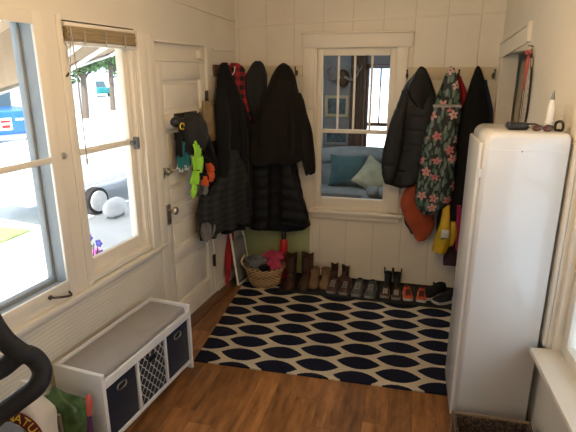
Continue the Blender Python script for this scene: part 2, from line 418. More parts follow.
# left wall, local x<0 is the wall body. windows: w2 s 1.40..1.965, w1 s 2.07..3.1
def lbox(b, s0, s1, z0, z1, x0=-WT, x1=0, bev=0): return b.box(x0, x1, -s1, -s0, z0, z1, bev)
W2 = (1.40, 1.965, .70, 2.04); W1 = (2.08, 3.05, .72, 2.06); DO = (.50, 1.235, 0, 2.0)
b = MB()
lbox(b, -.05, DO[0], 0, CZ); lbox(b, DO[1], W2[0], .66, CZ); lbox(b, W2[1], W1[0], .66, CZ); lbox(b, W1[1], 5.8, .66, CZ)
lbox(b, DO[0], DO[1], DO[3], CZ); lbox(b, W2[0], W2[1], W2[3], CZ); lbox(b, W2[0], W2[1], .66, W2[2]); lbox(b, W1[0], W1[1], W1[3], CZ); lbox(b, W1[0], W1[1], .66, W1[2])
struct(b.build('wall_left', 'paint', frame=ML, keep=True, smooth=False))
b = MB(); lbox(b, DO[1], 5.8, 0, .66, x1=-.002); struct(b.build('wall_left_beadboard', 'bead', frame=ML, keep=True, smooth=False))
b = MB(); lbox(b, 1.27, 3.9, .655, .675, 0, .012, .003); lbox(b, 1.265, 3.9, .675, .70, -.01, .035, .004); struct(b.build('trim_1', 'trim', frame=ML, keep=True))
b = MB(); b.box(0, .010, -3.9, .02, 0, .012, .002, mat=Matrix.Translation((0, 0, 2.20)) @ Matrix.Rotation(-.045, 4, 'X'))
lbox(b, .03, .43, 1.965, 1.985, 0, .008, .002); struct(b.build('trim_2', 'trim', frame=ML, keep=True))
# casings round the window pair and door edge boards
b = MB(); lbox(b, 1.24, 1.305, .0, 2.03, 0, .014, .003); lbox(b, 1.31, 1.395, .70, 2.03, 0, .018, .003)
lbox(b, 1.965, 2.0, .70, 2.06, 0, .006, .002)
struct(b.build('trim_3', 'trim', frame=ML, keep=True))
b = MB(); lbox(b, .0, .52, 0, .07, 0, .015, .004); struct(b.build('baseboard_left', 'paint', frame=ML, keep=True))
b = MB(); lbox(b, .0, 1.6, 0, .012, 0, .10, .004); struct(b.build('trim_4', 'thresh', frame=ML, keep=True))
# back wall: window opening x -.745..-.115, z .68..1.985
b = MB(); y0, y1 = D, D+.14
b.box(-1.62, -.745, y0, y1, 0, CZ); b.box(-.115, .82, y0, y1, 0, CZ); b.box(-.745, -.115, y0, y1, 0, .66); b.box(-.745, -.115, y0, y1, 1.99, CZ)
struct(b.build('wall_back', 'vpanel', keep=True, smooth=False))
b = MB(); b.box(-1.46, -.78, D-.012, D, 0, .545, .002); struct(b.build('trim_5', 'green', keep=True))
b = MB(); b.box(-.785, -.765, D-.022, D, 0, .57, .003); b.box(-1.07, 1.07, D-.010, D, -.006, .006, .002, mat=Matrix.Translation((-.40, 0, 2.195)) @ Matrix.Rotation(-.027, 4, 'Y')); b.box(-.885, -.765, D-.014, D, .55, 1.50, .003)
b.box(-.89, -.76, D-.018, D, 1.49, 1.505, .002)
struct(b.build('trim_6', 'trim', keep=True))
b = MB(); b.box(-.765, .65, D-.012, D, 0, .045, .003); struct(b.build('baseboard_back', 'paint', keep=True))
# casing of the back window
b = MB()
b.box(-.865, -.0, D-.032, D, 1.99, 2.095, .004); b.box(-.875, .01, D-.045, D, 2.095, 2.112, .004)
b.box(-.86, -.77, D-.024, D, 1.51, 1.99, .004); b.box(-.77, -.745, D-.020, D, .66, 1.99, .003)
b.box(-.115, -.03, D-.024, D, .66, 1.99, .004)
b.box(-.79, .005, D-.06, D, .625, .655, .005); b.box(-.77, -.02, D-.03, D, .575, .625, .005)
struct(b.build('trim_7', 'trim', keep=True))
# right wall (local x>0 is the wall body): doorway y -.10..-.80, window y -1.98..-3.2
RW = (1.83, 3.3, .56, 1.95); RD = (.10, .80, 0, 1.93)
def rbox(b, s0, s1, z0, z1, x0=0, x1=.105, bev=0): return b.box(x0, x1, -s1, -s0, z0, z1, bev)
b = MB(); rbox(b, -.06, RD[0], 0, CZ); rbox(b, RD[1], RW[0], 0, CZ); rbox(b, RD[0], RD[1], RD[3], CZ); rbox(b, RW[0], RW[1], 0, RW[2]-.02); rbox(b, RW[0], RW[1], RW[3], CZ); rbox(b, RW[1], 5.8, 0, CZ)
struct(b.build('wall_right', 'paint', frame=MR, keep=True, smooth=False))
TH = Matrix.Translation((0, -.02, 1.90)) @ Matrix.Rotation(math.radians(-5.5), 4, 'X')
b = MB(); b.box(-.012, 0, -.75, .05, 0, .10, .003, mat=TH); b.box(-.02, 0, -.77, .05, .10, .112, .003, mat=TH); b.box(-.024, 0, -.79, -.765, -.0, .115, .003, mat=TH); rbox(b, .81, .85, 0, 1.96, -.008, 0, .002)
rbox(b, .04, .095, 0, 1.95, -.010, 0, .002)
struct(b.build('trim_8', 'trim', frame=MR, keep=True))
# casing and sill of the right window
b = MB(); rbox(b, 1.73, 1.825, .565, 2.0, -.016, 0, .004); rbox(b, 1.73, 3.4, 1.955, 2.04, -.022, 0, .004); rbox(b, 1.835, 3.4, .53, .562, -.075, .10, .008, ); rbox(b, 1.84, 3.4, .44, .53, -.02, 0, .004)
struct(b.build('trim_9', 'trim', frame=MR, keep=True))
# front wall behind the camera, with an unseen window added to let in daylight
b = MB(); yb = -1.45
b.box(-2.2, -.8, yb-.14, yb, 0, CZ); b.box(.1, 1.2, yb-.14, yb, 0, CZ); b.box(-.8, .1, yb-.14, yb, 0, .9); b.box(-.8, .1, yb-.14, yb, 2.0, CZ)
struct(b.build('wall_front', 'paint', keep=True, smooth=False))
w = MB(); w.box(-.8, .1, yb-.1, yb-.06, .9, .96); w.box(-.8, .1, yb-.1, yb-.06, 1.94, 2.0); w.box(-.8, -.74, yb-.1, yb-.06, .96, 1.94); w.box(.04, .1, yb-.1, yb-.06, .96, 1.94)
wf = struct(w.build('added_window', 'trim', keep=True))
w = MB(); w.box(-.74, .04, yb-.083, yb-.079, .96, 1.94); w.build('pane', 'glass', wf, smooth=False)
# ------------------------------------------------------------------ windows
def sash(b, s0, s1, z0, z1, x0, x1, st, rails, bev=.004):
    lbox(b, s0, s0+st, z0, z1, x0, x1, bev); lbox(b, s1-st, s1, z0, z1, x0, x1, bev)
    for (a, c) in rails: lbox(b, s0+st, s1-st, a, c, x0, x1, bev)
# window_1: hinged wooden frame in front, outer jamb and storm sash behind
wf = MB(); sash(wf, 2.075, 3.05, .715, 2.062, -.011, .006, .062, ((.715, .79), (1.39, 1.418), (2.005, 2.062)))
w1 = struct(wf.build('window_1', 'trim', frame=ML))
q = MB()
for a in ((2.085, 2.132, .73, 2.05), (3.0, 3.04, .73, 2.05)): lbox(q, *a, -.12, -.012)
lbox(q, 2.132, 3.0, .73, .77, -.12, -.012); lbox(q, 2.132, 3.0, 2.02, 2.055, -.12, -.012)
lbox(q, 2.132, 2.146, .77, 2.02, -.118, -.08, .003); lbox(q, 2.146, 3.0, .77, .79, -.118, -.08, .003)
q.build('outer_jamb', 'bluepaint', w1, ML)
q = MB(); lbox(q, 2.14, 2.99, .785, 2.02, -.100, -.096); q.build('pane', 'glass', w1, ML, smooth=False)
q = MB(); q.tube([Vector((.012, -2.150, .735)), Vector((.035, -2.16, .725)), Vector((.04, -2.20, .735)), Vector((.03, -2.25, .75)), Vector((.012, -2.265, .755))], .0055, smooth=4); q.ell((.012, -2.27, .757), (.008, .012, .012)); q.build('pull_handle', 'oldmetal', w1, ML)
q = MB(); lbox(q, 2.052, 2.068, 1.40, 1.43, .0, .014, .002); q.ell((.016, -2.06, 1.415), (.01, .012, .006)); q.build('catch', 'steel', w1, ML)
# window_2: sashes set back in the opening
wf = MB()
lbox(wf, 1.402, 1.43, .70, 2.035, -.12, -.012); lbox(wf, 1.935, 1.963, .70, 2.035, -.12, -.012)
lbox(wf, 1.43, 1.935, 2.02, 2.035, -.12, -.012)
sash(wf, 1.43, 1.935, .735, 2.02, -.075, -.04, .042, ((.735, .81), (1.385, 1.415), (1.97, 2.02)))
lbox(wf, 1.402, 1.963, .70, .735, -.12, -.002, .004)
w2 = struct(wf.build('window_2', 'trim', frame=ML))
q = MB(); lbox(q, 1.46, 1.90, .79, 1.99, -.062, -.058); q.build('pane', 'glass', w2, ML, smooth=False)
q = MB(); lbox(q, 1.415, 1.445, 1.355, 1.43, -.04, -.01, .006); lbox(q, 1.44, 1.475, 1.385, 1.41, -.04, -.022, .004); q.build('sash_latch', 'greymetal', w2, ML)
# window_4 on the right
wf = MB()
rbox(wf, 1.83, 1.86, .56, 1.95, .02, .13); rbox(wf, 1.86, 1.92, .56, 1.95, .05, .09, .003); rbox(wf, 1.92, 3.3, .56, .62, .05, .09, .003); rbox(wf, 1.92, 3.3, 1.89, 1.95, .05, .09, .003); rbox(wf, 1.92, 3.25, 1.24, 1.28, .05, .09, .003); rbox(wf, 3.25, 3.3, .56, 1.95, .05, .09, .003)
w4 = struct(wf.build('window_4', 'trim', frame=MR))
q = MB(); rbox(q, 1.91, 3.26, .61, 1.9, .068, .072); q.build('pane', 'glass', w4, MR, smooth=False)
# window_3 back, double hung, four upper lights
wf = MB(); ya, yc = D+.01, D+.05
x0, x1 = -.745, -.115
for bx in ((x0, x0+.045, .66, 1.985), (x1-.05, x1, .66, 1.985)): wf.box(bx[0], bx[1], ya, yc, bx[2], bx[3], .003)
wf.box(x0+.045, x1-.05, ya, yc, 1.932, 1.985, .003); wf.box(x0+.045, x1-.05, ya, yc, .66, .755, .003); wf.box(x0+.045, x1-.05, ya-.005, yc, 1.315, 1.345, .003)
for xm in (-.573, -.441, -.305): wf.box(xm-.008, xm+.008, ya+.01, yc-.01, 1.34, 1.94)
wf.box(x0, x1, D+.001, D+.14, .655, .662); wf.box(x0, x1, D+.001, D+.14, 1.986, 1.992)
w3 = struct(wf.build('window_3', 'trim'))
q = MB(); q.box(x0+.04, x1-.04, D+.029, D+.032, .75, 1.94); q.build('pane', 'glass', w3, smooth=False)
# ------------------------------------------------------------------ door_1 (left wall)
dd = MB()
S0, S1 = .545, 1.205
zr = [(0, .17), (.50, .60), (.80, .90), (1.06, 1.16), (1.44, 1.54), (1.755, 1.87)]
pan = [(.17, .50), (.60, .80), (.90, 1.06), (1.16, 1.44), (1.54, 1.755)]
lbox(dd, S0, S0+.075, .012, 1.87, -.05, -.008, .003); lbox(dd, S1-.075, S1, .012, 1.87, -.05, -.008, .003)
for a, c in zr: lbox(dd, S0+.075, S1-.075, max(a, .012), c, -.05, -.008, .003)
for a, c in pan: lbox(dd, S0+.07, S1-.07, a-.01, c+.01, -.045, -.028)
for a, c in pan: lbox(dd, S0+.11, S1-.11, a+.03, c-.03, -.04, -.018, .006)
d1 = struct(dd.build('door_1', 'trim', frame=ML))
q = MB(); lbox(q, S1-.055, S1-.012, .80, .94, -.008, .002, .002); q.tube([(.0, -(S1-.035), .90), (.03, -(S1-.035), .90)], .010, 12); q.ell((.05, -(S1-.035), .90), (.022, .028, .028)); lbox(q, S1-.04, S1-.028, .825, .85, .0, .004)
q.build('door_knob', 'steel', d1, ML)
q = MB(); q.tube([(-.008, -(S1-.045), 1.165), (.012, -(S1-.045), 1.165)], .026, 18); q.tube([(.012, -(S1-.045), 1.165), (.028, -(S1-.045), 1.165)], .012, 12); lbox(q, S1-.07, S1-.02, 1.16, 1.17, .026, .036, .002); lbox(q, S1-.012, S1+.01, 1.13, 1.20, -.008, .004); q.build('deadbolt', 'steel', d1, ML)
for z in (.25, 1.57): q = MB(); lbox(q, .525, .562, z, z+.10, -.008, .003, .002); q.tube([(.006, -.543, z-.004), (.006, -.543, z+.104)], .006); q.build('hinge', 'oldmetal', d1, ML)
fr = MB()
lbox(fr, .50, .54, 0, 2.0, -.09, .004, .003); lbox(fr, 1.208, 1.238, 0, 2.0, -.09, .004, .003); lbox(fr, .54, 1.208, 1.985, 2.0, -.09, .004, .002); lbox(fr, .54, 1.208, 1.872, 2.0, -.09, -.05); lbox(fr, .54, 1.208, 1.872, 1.885, -.09, -.006, .002)
lbox(fr, .545, .60, 1.90, 1.96, -.05, -.005, .003)
lbox(fr, .5, 1.24, -.02, .01, -.09, .0)
struct(fr.build('trim_10', 'trim', frame=ML))
# ================================================================== DOORWAY BEYOND (dark passage) and ROOM BEHIND
b = MB()
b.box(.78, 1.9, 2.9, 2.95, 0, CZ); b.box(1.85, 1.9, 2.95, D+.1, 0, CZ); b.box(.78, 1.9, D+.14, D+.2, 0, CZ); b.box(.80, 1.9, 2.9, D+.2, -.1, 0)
struct(b.build('wall_passage', 'brownwood', keep=True, smooth=False))  # walls coloured dark to stand in for the shade beyond the doorway
R2 = 7.55
b = MB(); b.box(-1.86, 1.4, D+.14, R2+.1, -.12, 0); struct(b.build('floor_lounge', 'floor', keep=True, smooth=False))
b = MB()
b.box(-1.86, -1.76, D+.14, R2, 0, CZ); b.box(1.3, 1.4, D+.14, R2, 0, CZ)
WX0, WX1, WZ0, WZ1 = -.60, .35, .55, 1.86
b.box(-1.86, WX0, R2, R2+.12, 0, CZ); b.box(WX1, 1.4, R2, R2+.12, 0, CZ); b.box(WX0, WX1, R2, R2+.12, 0, WZ0); b.box(WX0, WX1, R2, R2+.12, WZ1, CZ)
b.box(-1.86, -1.6, D+.14, D+.2, 0, CZ); b.box(.8, 1.4, D+.14, D+.2, 0, CZ)
struct(b.build('wall_lounge', 'wall2', keep=True, smooth=False))
w = MB(); yk = R2-.03
w.box(WX0-.05, WX0, yk, R2+.02, WZ0, WZ1+.06, .004); w.box(WX1, WX1+.07, yk, R2+.02, WZ0, WZ1+.06, .004); w.box(WX0-.05, WX1+.07, yk, R2+.02, WZ1, WZ1+.06, .004)
w.box(WX0-.07, WX1+.09, yk-.02, R2, WZ0-.05, WZ0, .004); w.box(WX0, WX1, R2+.03, R2+.07, 1.02, 1.07, .003); w.box(-.44, -.42, R2+.03, R2+.05, 1.05, 1.86)
w.box(-.06, -.04, R2+.03, R2+.05, 1.05, 1.86)
w6 = struct(w.build('window_6', 'wood2'))
q = MB(); q.box(WX0, WX1, R2+.045, R2+.048, WZ0, WZ1); q.build('pane', 'glass', w6, smooth=False)
cu = MB()
rs = []
for z in [2.2-.1*i for i in range(0, 19)]:
    rs.append([Vector((-.86+.22*k/24, R2-.09+.02*math.sin(k*1.3), z)) for k in range(25)] + [Vector((-.86+.22*k/24, R2-.07+.02*math.sin(k*1.3), z)) for k in range(24, -1, -1)])
cu.rings(rs); cu.tube([(-.9, R2-.08, 2.22), (.5, R2-.08, 2.22)], .012)
tag(cu.build('curtain', plain('brown_curtain', (.20, .13, .10), .9)), 'brown curtain hanging beside the bright window of the lounge behind', 'curtain')
# pictures on the lounge wall
def picture(x0, x1, z0, z1, label, art, fr='mat_cream'):
    t = thing('framed_picture', label, 'picture', ((x0+x1)/2, R2, z0), group=None)
    q = MB(); w_ = .045
    q.box(x0, x0+w_, R2-.035, R2-.004, z0, z1, .004); q.box(x1-w_, x1, R2-.035, R2-.004, z0, z1, .004); q.box(x0+w_, x1-w_, R2-.035, R2-.004, z0, z0+w_, .004); q.box(x0+w_, x1-w_, R2-.035, R2-.004, z1-w_, z1, .004); q.build('frame', fr, t)
    q = MB(); q.box(x0+w_, x1-w_, R2-.02, R2-.006, z0+w_, z1-w_); q.build('print', art, t, smooth=False)
picture(-1.25, -.885, 1.15, 1.47, 'cream framed landscape picture on the grey lounge wall, seen through the back window', 'artblue')
picture(-1.25, -.865, .72, 1.02, 'lower framed picture on the lounge wall, below the cream framed one', 'artblue', 'wall2')
t = thing('antler_mount', 'pale antlers mounted on the lounge wall above the picture', 'antlers', (-.98, R2, 1.6))
q = MB(); q.ell((-.98, R2-.05, 1.72), (.09, .05, .13)); q.build('skull_plate', 'brownwood', t)
for sg in (1, -1):
    q = MB(); q.tube([(-.98+.03*sg, R2-.09, 1.74), (-.98+.16*sg, R2-.14, 1.70), (-.98+.24*sg, R2-.2, 1.82), (-.98+.17*sg, R2-.22, 1.98)], [.018, .016, .012, .004], smooth=5)
    for k, (a, bb) in enumerate((((.14, 1.71), (.10, 1.88)), ((.22, 1.78), (.30, 1.90)), ((.235, 1.84), (.14, 1.9)))):
        q.tube([(-.98+a[0]*sg, R2-.15, a[1]), (-.98+bb[0]*sg, R2-.22, bb[1])], [.011, .004])
    q.build('antler', 'antler', t)
# sofa
sx0, sx1 = -1.25, .55; sy0, sy1 = 5.45, 6.35
t = thing('sofa', 'blue grey sofa in the lounge seen through the back window', 'sofa', (-.3, 5.9, 0))
q = MB(); q.box(sx0, sx1, sy0, sy1, .06, .30, .03); q.build('base', 'sofa', t)
q = MB()
q.tube([(sx0, sy1-.12, .70), (sx0+.3, sy1-.12, .76), (sx0+.7, sy1-.12, .79), (sx1, sy1-.12, .76)], .11, 14, smooth=5); q.box(sx0, sx1, sy1-.2, sy1-.02, .28, .72, .05); q.build('back', 'sofa', t)
for xa in (sx0-.02, sx1-.12):
    q = MB(); q.tube([(xa+.07, sy0, .50), (xa+.07, sy1-.1, .56)], .11, 14); q.box(xa, xa+.14, sy0+.02, sy1-.1, .06, .50, .03); q.build('arm', 'sofa', t)
for k in range(2):
    q = MB(); q.box(sx0+.12+.78*k, sx0+.89+.78*k, sy0-.0, sy1-.25, .30, .42, .04, 3); q.build('seat_cushion', 'sofa', t)
for xx in (sx0+.05, sx1-.05):
    for yy in (sy0+.06, sy1-.06): q = MB(); q.cyl((xx, yy, 0), (xx, yy, .07), .025); q.build('foot', 'wood2', t)
def pillow(name, label, c, w, h, rx, rz, mt, ry=0):
    q = MB(); n = 16; T = Matrix.Translation(c) @ Matrix.Rotation(rz, 4, 'Z') @ Matrix.Rotation(rx, 4, 'X') @ Matrix.Rotation(ry, 4, 'Y')
    for sd in (1, -1):
        g = [[q.bm.verts.new(T @ Vector(((i/n-.5)*w*(1-.10*math.sin(PI*j/n)), sd*.075*(math.sin(PI*i/n)*math.sin(PI*j/n))**.45, (j/n-.5)*h*(1-.10*math.sin(PI*i/n))))) for i in range(n+1)] for j in range(n+1)]
        for j in range(n):
            for i in range(n): q.bm.faces.new((g[j][i], g[j][i+1], g[j+1][i+1], g[j+1][i]))
    bmesh.ops.remove_doubles(q.bm, verts=q.bm.verts, dist=.0005)
    return tag(q.build(name, mt), label, 'pillow')
pillow('throw_pillow', 'dark teal pillow leaning on the back of the sofa', (-.70, 6.02, .62), .46, .40, -.3, 0, 'pil_teal')
pillow('throw_pillow', 'pale green pillow tipped on its corner at the right of the sofa', (-.36, 5.92, .58), .40, .40, -.35, .1, 'pil_pale', .6)
q = MB(); q.box(-1.2, -.44, 5.30, 5.52, .22, .45, .05, 3)
tag(q.build('folded_blanket', 'cush_brown'), 'brown grey blanket folded over the front edge of the sofa seat', 'blanket')
for k in range(2): q = MB(); q.ell((-.33+.13*k, 5.45, .50), (.08, .10, .07)); tag(q.build('plush_ball', 'sofa'), ('left' if k == 0 else 'right')+' of two pale blue round cushions beside the brown blanket on the sofa', 'cushion')
# ================================================================== COAT RAILS
def coat_rail(label, frame, x0, x1, z0, z1, th, hooks, mt, sgn_axis='y'):
    t = thing('coat_rail', label, 'coat rail', ((x0+x1)/2, 0, z0), frame=frame)
    q = MB(); q.box(x0, x1, -th, 0, z0, z1, .004); q.build('board', mt, t, frame)
    for (hx, mt2) in hooks:
        zz = (z0+z1)/2
        q = MB(); q.tube([(hx, -th-.002, zz-.02), (hx, -th-.03, zz-.035), (hx, -th-.055, zz-.01), (hx, -th-.06, zz+.02)], .005, 8, smooth=4); q.ell((hx, -th-.06, zz+.024), (.008, .008, .008), 10, 8); q.ell((hx, -th-.002, zz-.015), (.012, .004, .022), 10, 8); q.build('coat_hook', mt2, t, frame)
    return t
MBK = Matrix.Translation((0, D, 0))
MLW = ML @ Matrix.Rotation(PI/2, 4, 'Z')      # local x = towards corner... y -> out of the wall
# left wall frame for rail: local x along wall, -y into the room
MLR = Matrix.Translation((-1.444, D, 0)) @ Matrix.Rotation(-A, 4, 'Z') @ Matrix.Rotation(PI/2, 4, 'Z')
coat_rail('short dark wood coat rail on the left wall beside the door', MLR, -.435, -.06, 1.775, 1.86, .02, ((-.36, 'whiteplastic'), (-.2, 'whiteplastic')), 'brownwood')
coat_rail('cream coat rail on the back wall left of the window', MBK, -1.40, -.865, 1.775, 1.857, .02, ((-1.22, 'oldmetal'), (-1.0, 'oldmetal'), (-.91, 'oldmetal')), 'railwood')
coat_rail('cream coat rail on the back wall right of the window', MBK, -.06, .622, 1.748, 1.84, .02, ((-.03, 'oldmetal'), (.07, 'oldmetal'), (.29, 'oldmetal'), (.35, 'oldmetal'), (.48, 'oldmetal'), (.60, 'oldmetal')), 'railwood')
# ================================================================== GARMENTS
def ease(t): t = max(0, min(1, t)); return t*t*(3-2*t)
def garment_mesh(rows, y, th, lay=0, folds=5, amp=.018, quilt=0, seed=0, frameP=None, back=.02, ttop=.35, hem=.012, n=72, nz=46, n_=None):
    """rows: (v, uL, uR) photo outline on the vertical plane the garment hangs in"""
    P, ang = frameP if frameP else ((0, y, 0), 0.)
    T = Matrix.Translation((P[0], P[1], 0)) @ Matrix.Rotation(ang, 4, 'Z'); Ti = T.inverted(); nn = (T.to_3x3() @ Vector((0, 1, 0)))
    pts = []
    for (v, a, c) in rows:
        l = Ti @ on(a, v, (P[0], P[1], 0), nn); r = Ti @ on(c, v, (P[0], P[1], 0), nn)
        pts.append(((l.z+r.z)/2, l.x, r.x))
    zt, zb = pts[0][0], pts[-1][0]
    def at(z):
        for i in range(len(pts)-1):
            if pts[i][0] >= z >= pts[i+1][0]:
                t = (pts[i][0]-z)/max(1e-6, pts[i][0]-pts[i+1][0])
                pa, pb, pc, pd = pts[max(0, i-1)], pts[i], pts[i+1], pts[min(len(pts)-1, i+2)]
                o = []
                for k in (1, 2):
                    a, b_, c, d = pa[k], pb[k], pc[k], pd[k]; m1 = (c-a)/2; m2 = (d-b_)/2
                    o.append((2*t**3-3*t*t+1)*b_+(t**3-2*t*t+t)*m1+(-2*t**3+3*t*t)*c+(t**3-t*t)*m2)
                return o
        return pts[-1][1:]
    rs = []; rnd = random.Random(seed); ph = [rnd.random()*6 for _ in range(6)]
    for j in range(nz+1):
        t = j/nz; tt = 1-(1-t)**1.0
        z = zt-(zt-zb)*(tt**1.25)
        xl, xr = at(z); w = max(.004, (xr-xl)/2); cx = (xl+xr)/2
        depth = min(th*(ttop+(1-ttop)*ease(t*2.2)), w*1.5); fold_k = ease(t*1.6)
        yo = -lay*ease(t*2.5)
        ring = []
        for k in range(n):
            a = 2*PI*k/n; ca, sa = math.cos(a), math.sin(a)
            x = cx+w*math.copysign(abs(ca)**.85, ca)
            nv = noise.noise(Vector((x*5+seed*3, z*1.6, seed)))
            f = math.sin((x-cx)/max(w, .05)*folds*1.6+ph[0]+nv*2.6+.6*math.sin(z*3+ph[1]))*.6+math.sin((x-cx)*folds*14+ph[2]+nv*3)*.25+noise.noise(Vector((x*12, z*5, seed+5)))*.6
            if sa > 0: yy = depth*abs(sa)**.6*1.0; yy += amp*f*fold_k*min(1, abs(sa)*2.2)
            else: yy = -back*abs(sa)**.7
            if quilt and sa > 0: yy += .012*(abs(math.sin(PI*z/quilt+.3*math.sin(x*14)))-.5)*min(1, abs(sa)*2.5)*fold_k
            edge = 1+(.02*math.sin(z*28+ph[3]) if quilt == 0 else .025*abs(math.sin(PI*z/quilt)))*abs(ca)
            zz = z - (hem*f*fold_k*ease((t-.8)*5)) + .010*math.sin(a*2+ph[4])*ease((t-.85)*7)
            ring.append(T @ Vector((cx+(x-cx)*edge, yo-yy, zz)))
        rs.append(ring)
    q = MB(); q.rings(rs); return q
def garment(name, label, cat, mt, rows, y, th, group=None, parts=(), **k):
    f = garment_mesh(rows, y, th, **k)
    if not parts: return tag(f.build(name, mt), label, cat)
    P, ang = k.get('frameP') or ((0, y, 0), 0)
    base = on((rows[-1][1]+rows[-1][2])/2, rows[-1][0], (P[0], P[1], 0), Vector((-math.sin(ang), math.cos(ang), 0)))
    t = thing(name, label, cat, base)
    f.build('body', mt, t)
    for (pn, pm, prow, py, pth, kk) in parts:
        kk = dict(kk); 
        if 'frameP' in k and 'frameP' not in kk: kk['frameP'] = k['frameP']
        garment_mesh(prow, py, pth, **kk).build(pn, pm, t)
    return t
# left group, in the corner
garment('winter_coat', 'long black coat hanging in the corner from the dark rail', 'coat', 'black_cloth',
    [(62.5, 223, 226), (64, 221, 227), (69, 219.5, 228), (81, 217.5, 234), (102, 215.5, 241), (119, 213.5, 246), (140, 215, 248), (170, 216, 249), (200, 217, 249), (228, 221, 248)], 0, .07, frameP=((-1.355, 3.71), math.radians(68)), seed=1, folds=4,
    parts=[('sleeve', 'black_cloth', [(88, 217, 224), (102, 215, 226), (114, 213, 227), (140, 214, 228), (180, 216, 228), (196, 217, 228)], 0, .035, dict(lay=.03, seed=12, folds=2, frameP=((-1.32, 3.62), math.radians(68)), n=30, nz=24)),
           ('sleeve', 'black_cloth', [(106, 236, 240), (122, 237, 244), (150, 238, 246), (190, 238, 247), (205, 239, 246)], 0, .03, dict(lay=.03, seed=13, folds=2, frameP=((-1.27, 3.76), math.radians(60)), n=30, nz=24))])
garment('plaid_shirt', 'red and black plaid shirt hung between the black corner coat and the grey hooded coat', 'shirt', 'redplaid',
    [(63, 231, 238), (67, 230, 243.5), (78, 231, 247), (92, 232, 249), (120, 234, 252), (170, 236, 254), (210, 238, 254)], 3.93, .07, seed=2, folds=3)
garment('dark_plaid_jacket', 'dark grey plaid jacket, lowest garment beside the door in the left corner', 'jacket', 'darkplaid',
    [(150, 224, 236), (172, 219, 244), (184, 210, 247), (190, 199.5, 249), (208, 198.5, 250), (222, 198.5, 250), (229, 200, 246)], 0, .06, frameP=((-1.34, 3.52), math.radians(74)), seed=3, folds=5, hem=.02)
q = garment_mesh([(222, 202, 213), (230, 201, 213), (239, 203, 211)], 0, .03, frameP=((-1.385, 3.24), math.radians(78)), seed=4, n=24, nz=12)
tag(q.build('grey_scarf', 'greyhat'), 'light grey scarf end sticking out below the dark plaid jacket', 'scarf')
garment('puffer_coat', 'long black quilted puffer coat with grey hood under the brown black coat', 'coat', 'puffer_black',
    [(80, 252, 264), (100, 250, 270), (130, 249, 290), (160, 249, 296), (195, 250, 303), (218, 250, 309), (224, 250, 308), (228, 252, 290)], 4.0, .08, seed=5, folds=2, quilt=.095, amp=.01, ttop=.6,
    parts=[('hood', 'grey_cloth', [(61, 255.5, 260.5), (63, 253, 263), (67, 251, 265), (75, 248, 267.5), (85, 247.5, 268), (100, 250, 268), (122, 256, 266)], 3.96, .10, dict(seed=6, folds=2, lay=.02, n=40, nz=30)),
           ('front_panel', 'puffer_black', [(150, 281, 292), (169, 281, 295), (195, 281, 302), (216, 281, 309), (222, 282, 306)], 3.93, .06, dict(seed=7, folds=1, quilt=.095, amp=.006, lay=.02, n=40)),
           ('front_panel', 'puffer_black', [(150, 250, 270), (180, 250, 271), (215, 250, 271), (227, 251, 270)], 3.93, .06, dict(seed=8, folds=1, quilt=.095, amp=.006, lay=.02, n=40))])
garment('wool_coat', 'heavy brown black coat in front of the long puffer coat, nearest the back window', 'coat', 'brown_black',
    [(63, 282, 285), (65.5, 279, 289), (69, 276, 292), (77, 272, 296), (88, 269, 298), (98, 264, 301), (110, 259, 304), (127, 255, 308), (145, 253, 309), (157, 252, 306), (162, 252, 296)], 3.90, .13, seed=9, folds=4, lay=.02,
    parts=[('sleeve', 'brown_black', [(93, 293, 301), (100, 296, 304), (112, 298, 307), (127, 300, 311.5), (142, 301, 314), (160, 303, 315.5), (172, 306, 315.5), (175, 307, 311)], 3.85, .08, dict(seed=10, folds=2, lay=.01, n=36, nz=28)),
           ('sleeve', 'brown_black', [(97, 262, 269), (115, 256, 268), (140, 252, 267), (156, 249.5, 266), (164, 250, 266)], 3.85, .07, dict(seed=11, folds=2, lay=.01, n=36, nz=28)),
           ('hood', 'brown_black', [(66, 279, 289), (72, 275, 293), (82, 273, 296), (94, 275, 295), (104, 279, 290)], 3.85, .05, dict(seed=14, folds=2, n=36, nz=24))])
# right group
garment('black_coat', 'plain black coat on the right rail between the floral jacket and the white cabinet', 'coat', 'black_cloth',
    [(66, 477, 479), (69, 475, 481), (79, 471.5, 484), (96, 466, 487), (113, 461, 490), (140, 457, 491), (175, 454, 491), (200, 446, 488), (213, 438, 478), (228, 436, 468), (236, 436, 462)], 3.99, .10, seed=21, folds=4, n=60)
garment('blue_jacket', 'dark blue jacket showing behind the right side of the plain black coat', 'jacket', 'blue',
    [(80, 484, 487), (96, 482, 490), (110, 481, 493), (135, 480, 494), (190, 480, 494)], 4.04, .03, seed=22, folds=2, n=36)
garment('red_jacket', 'sliver of a red jacket between the floral jacket and the plain black coat', 'jacket', 'red',
    [(76, 457, 461), (86, 456, 465), (100, 455, 468), (130, 455, 468), (170, 452, 466)], 4.035, .03, seed=23, folds=2, n=36)
garment('floral_jacket', 'black jacket with pink flowers and green leaves, tied at the waist', 'jacket', 'floral',
    [(66.5, 450, 453), (70, 447.5, 454.5), (77, 444, 457), (91, 439, 459.5), (105, 433.5, 461), (112, 431.5, 461), (124, 427, 459), (138, 422, 457.5), (160, 419, 456), (178, 417, 454.5), (200, 414, 451.5), (208, 417, 441), (211, 421, 435)], 3.93, .10, seed=24, folds=3, lay=.01, amp=.014, hem=.0,
    parts=[('drawstring', 'lace', [(104.5, 433.5, 461), (106, 433, 461.5), (107.5, 433.5, 461)], 3.825, .03, dict(seed=25, folds=2, n=36, nz=6, lay=.0)),
           ('hood', 'floral', [(68, 448, 455), (76, 445, 457), (88, 442, 459), (98, 445, 456)], 3.88, .04, dict(seed=26, folds=1, n=30, nz=20, hem=0))])
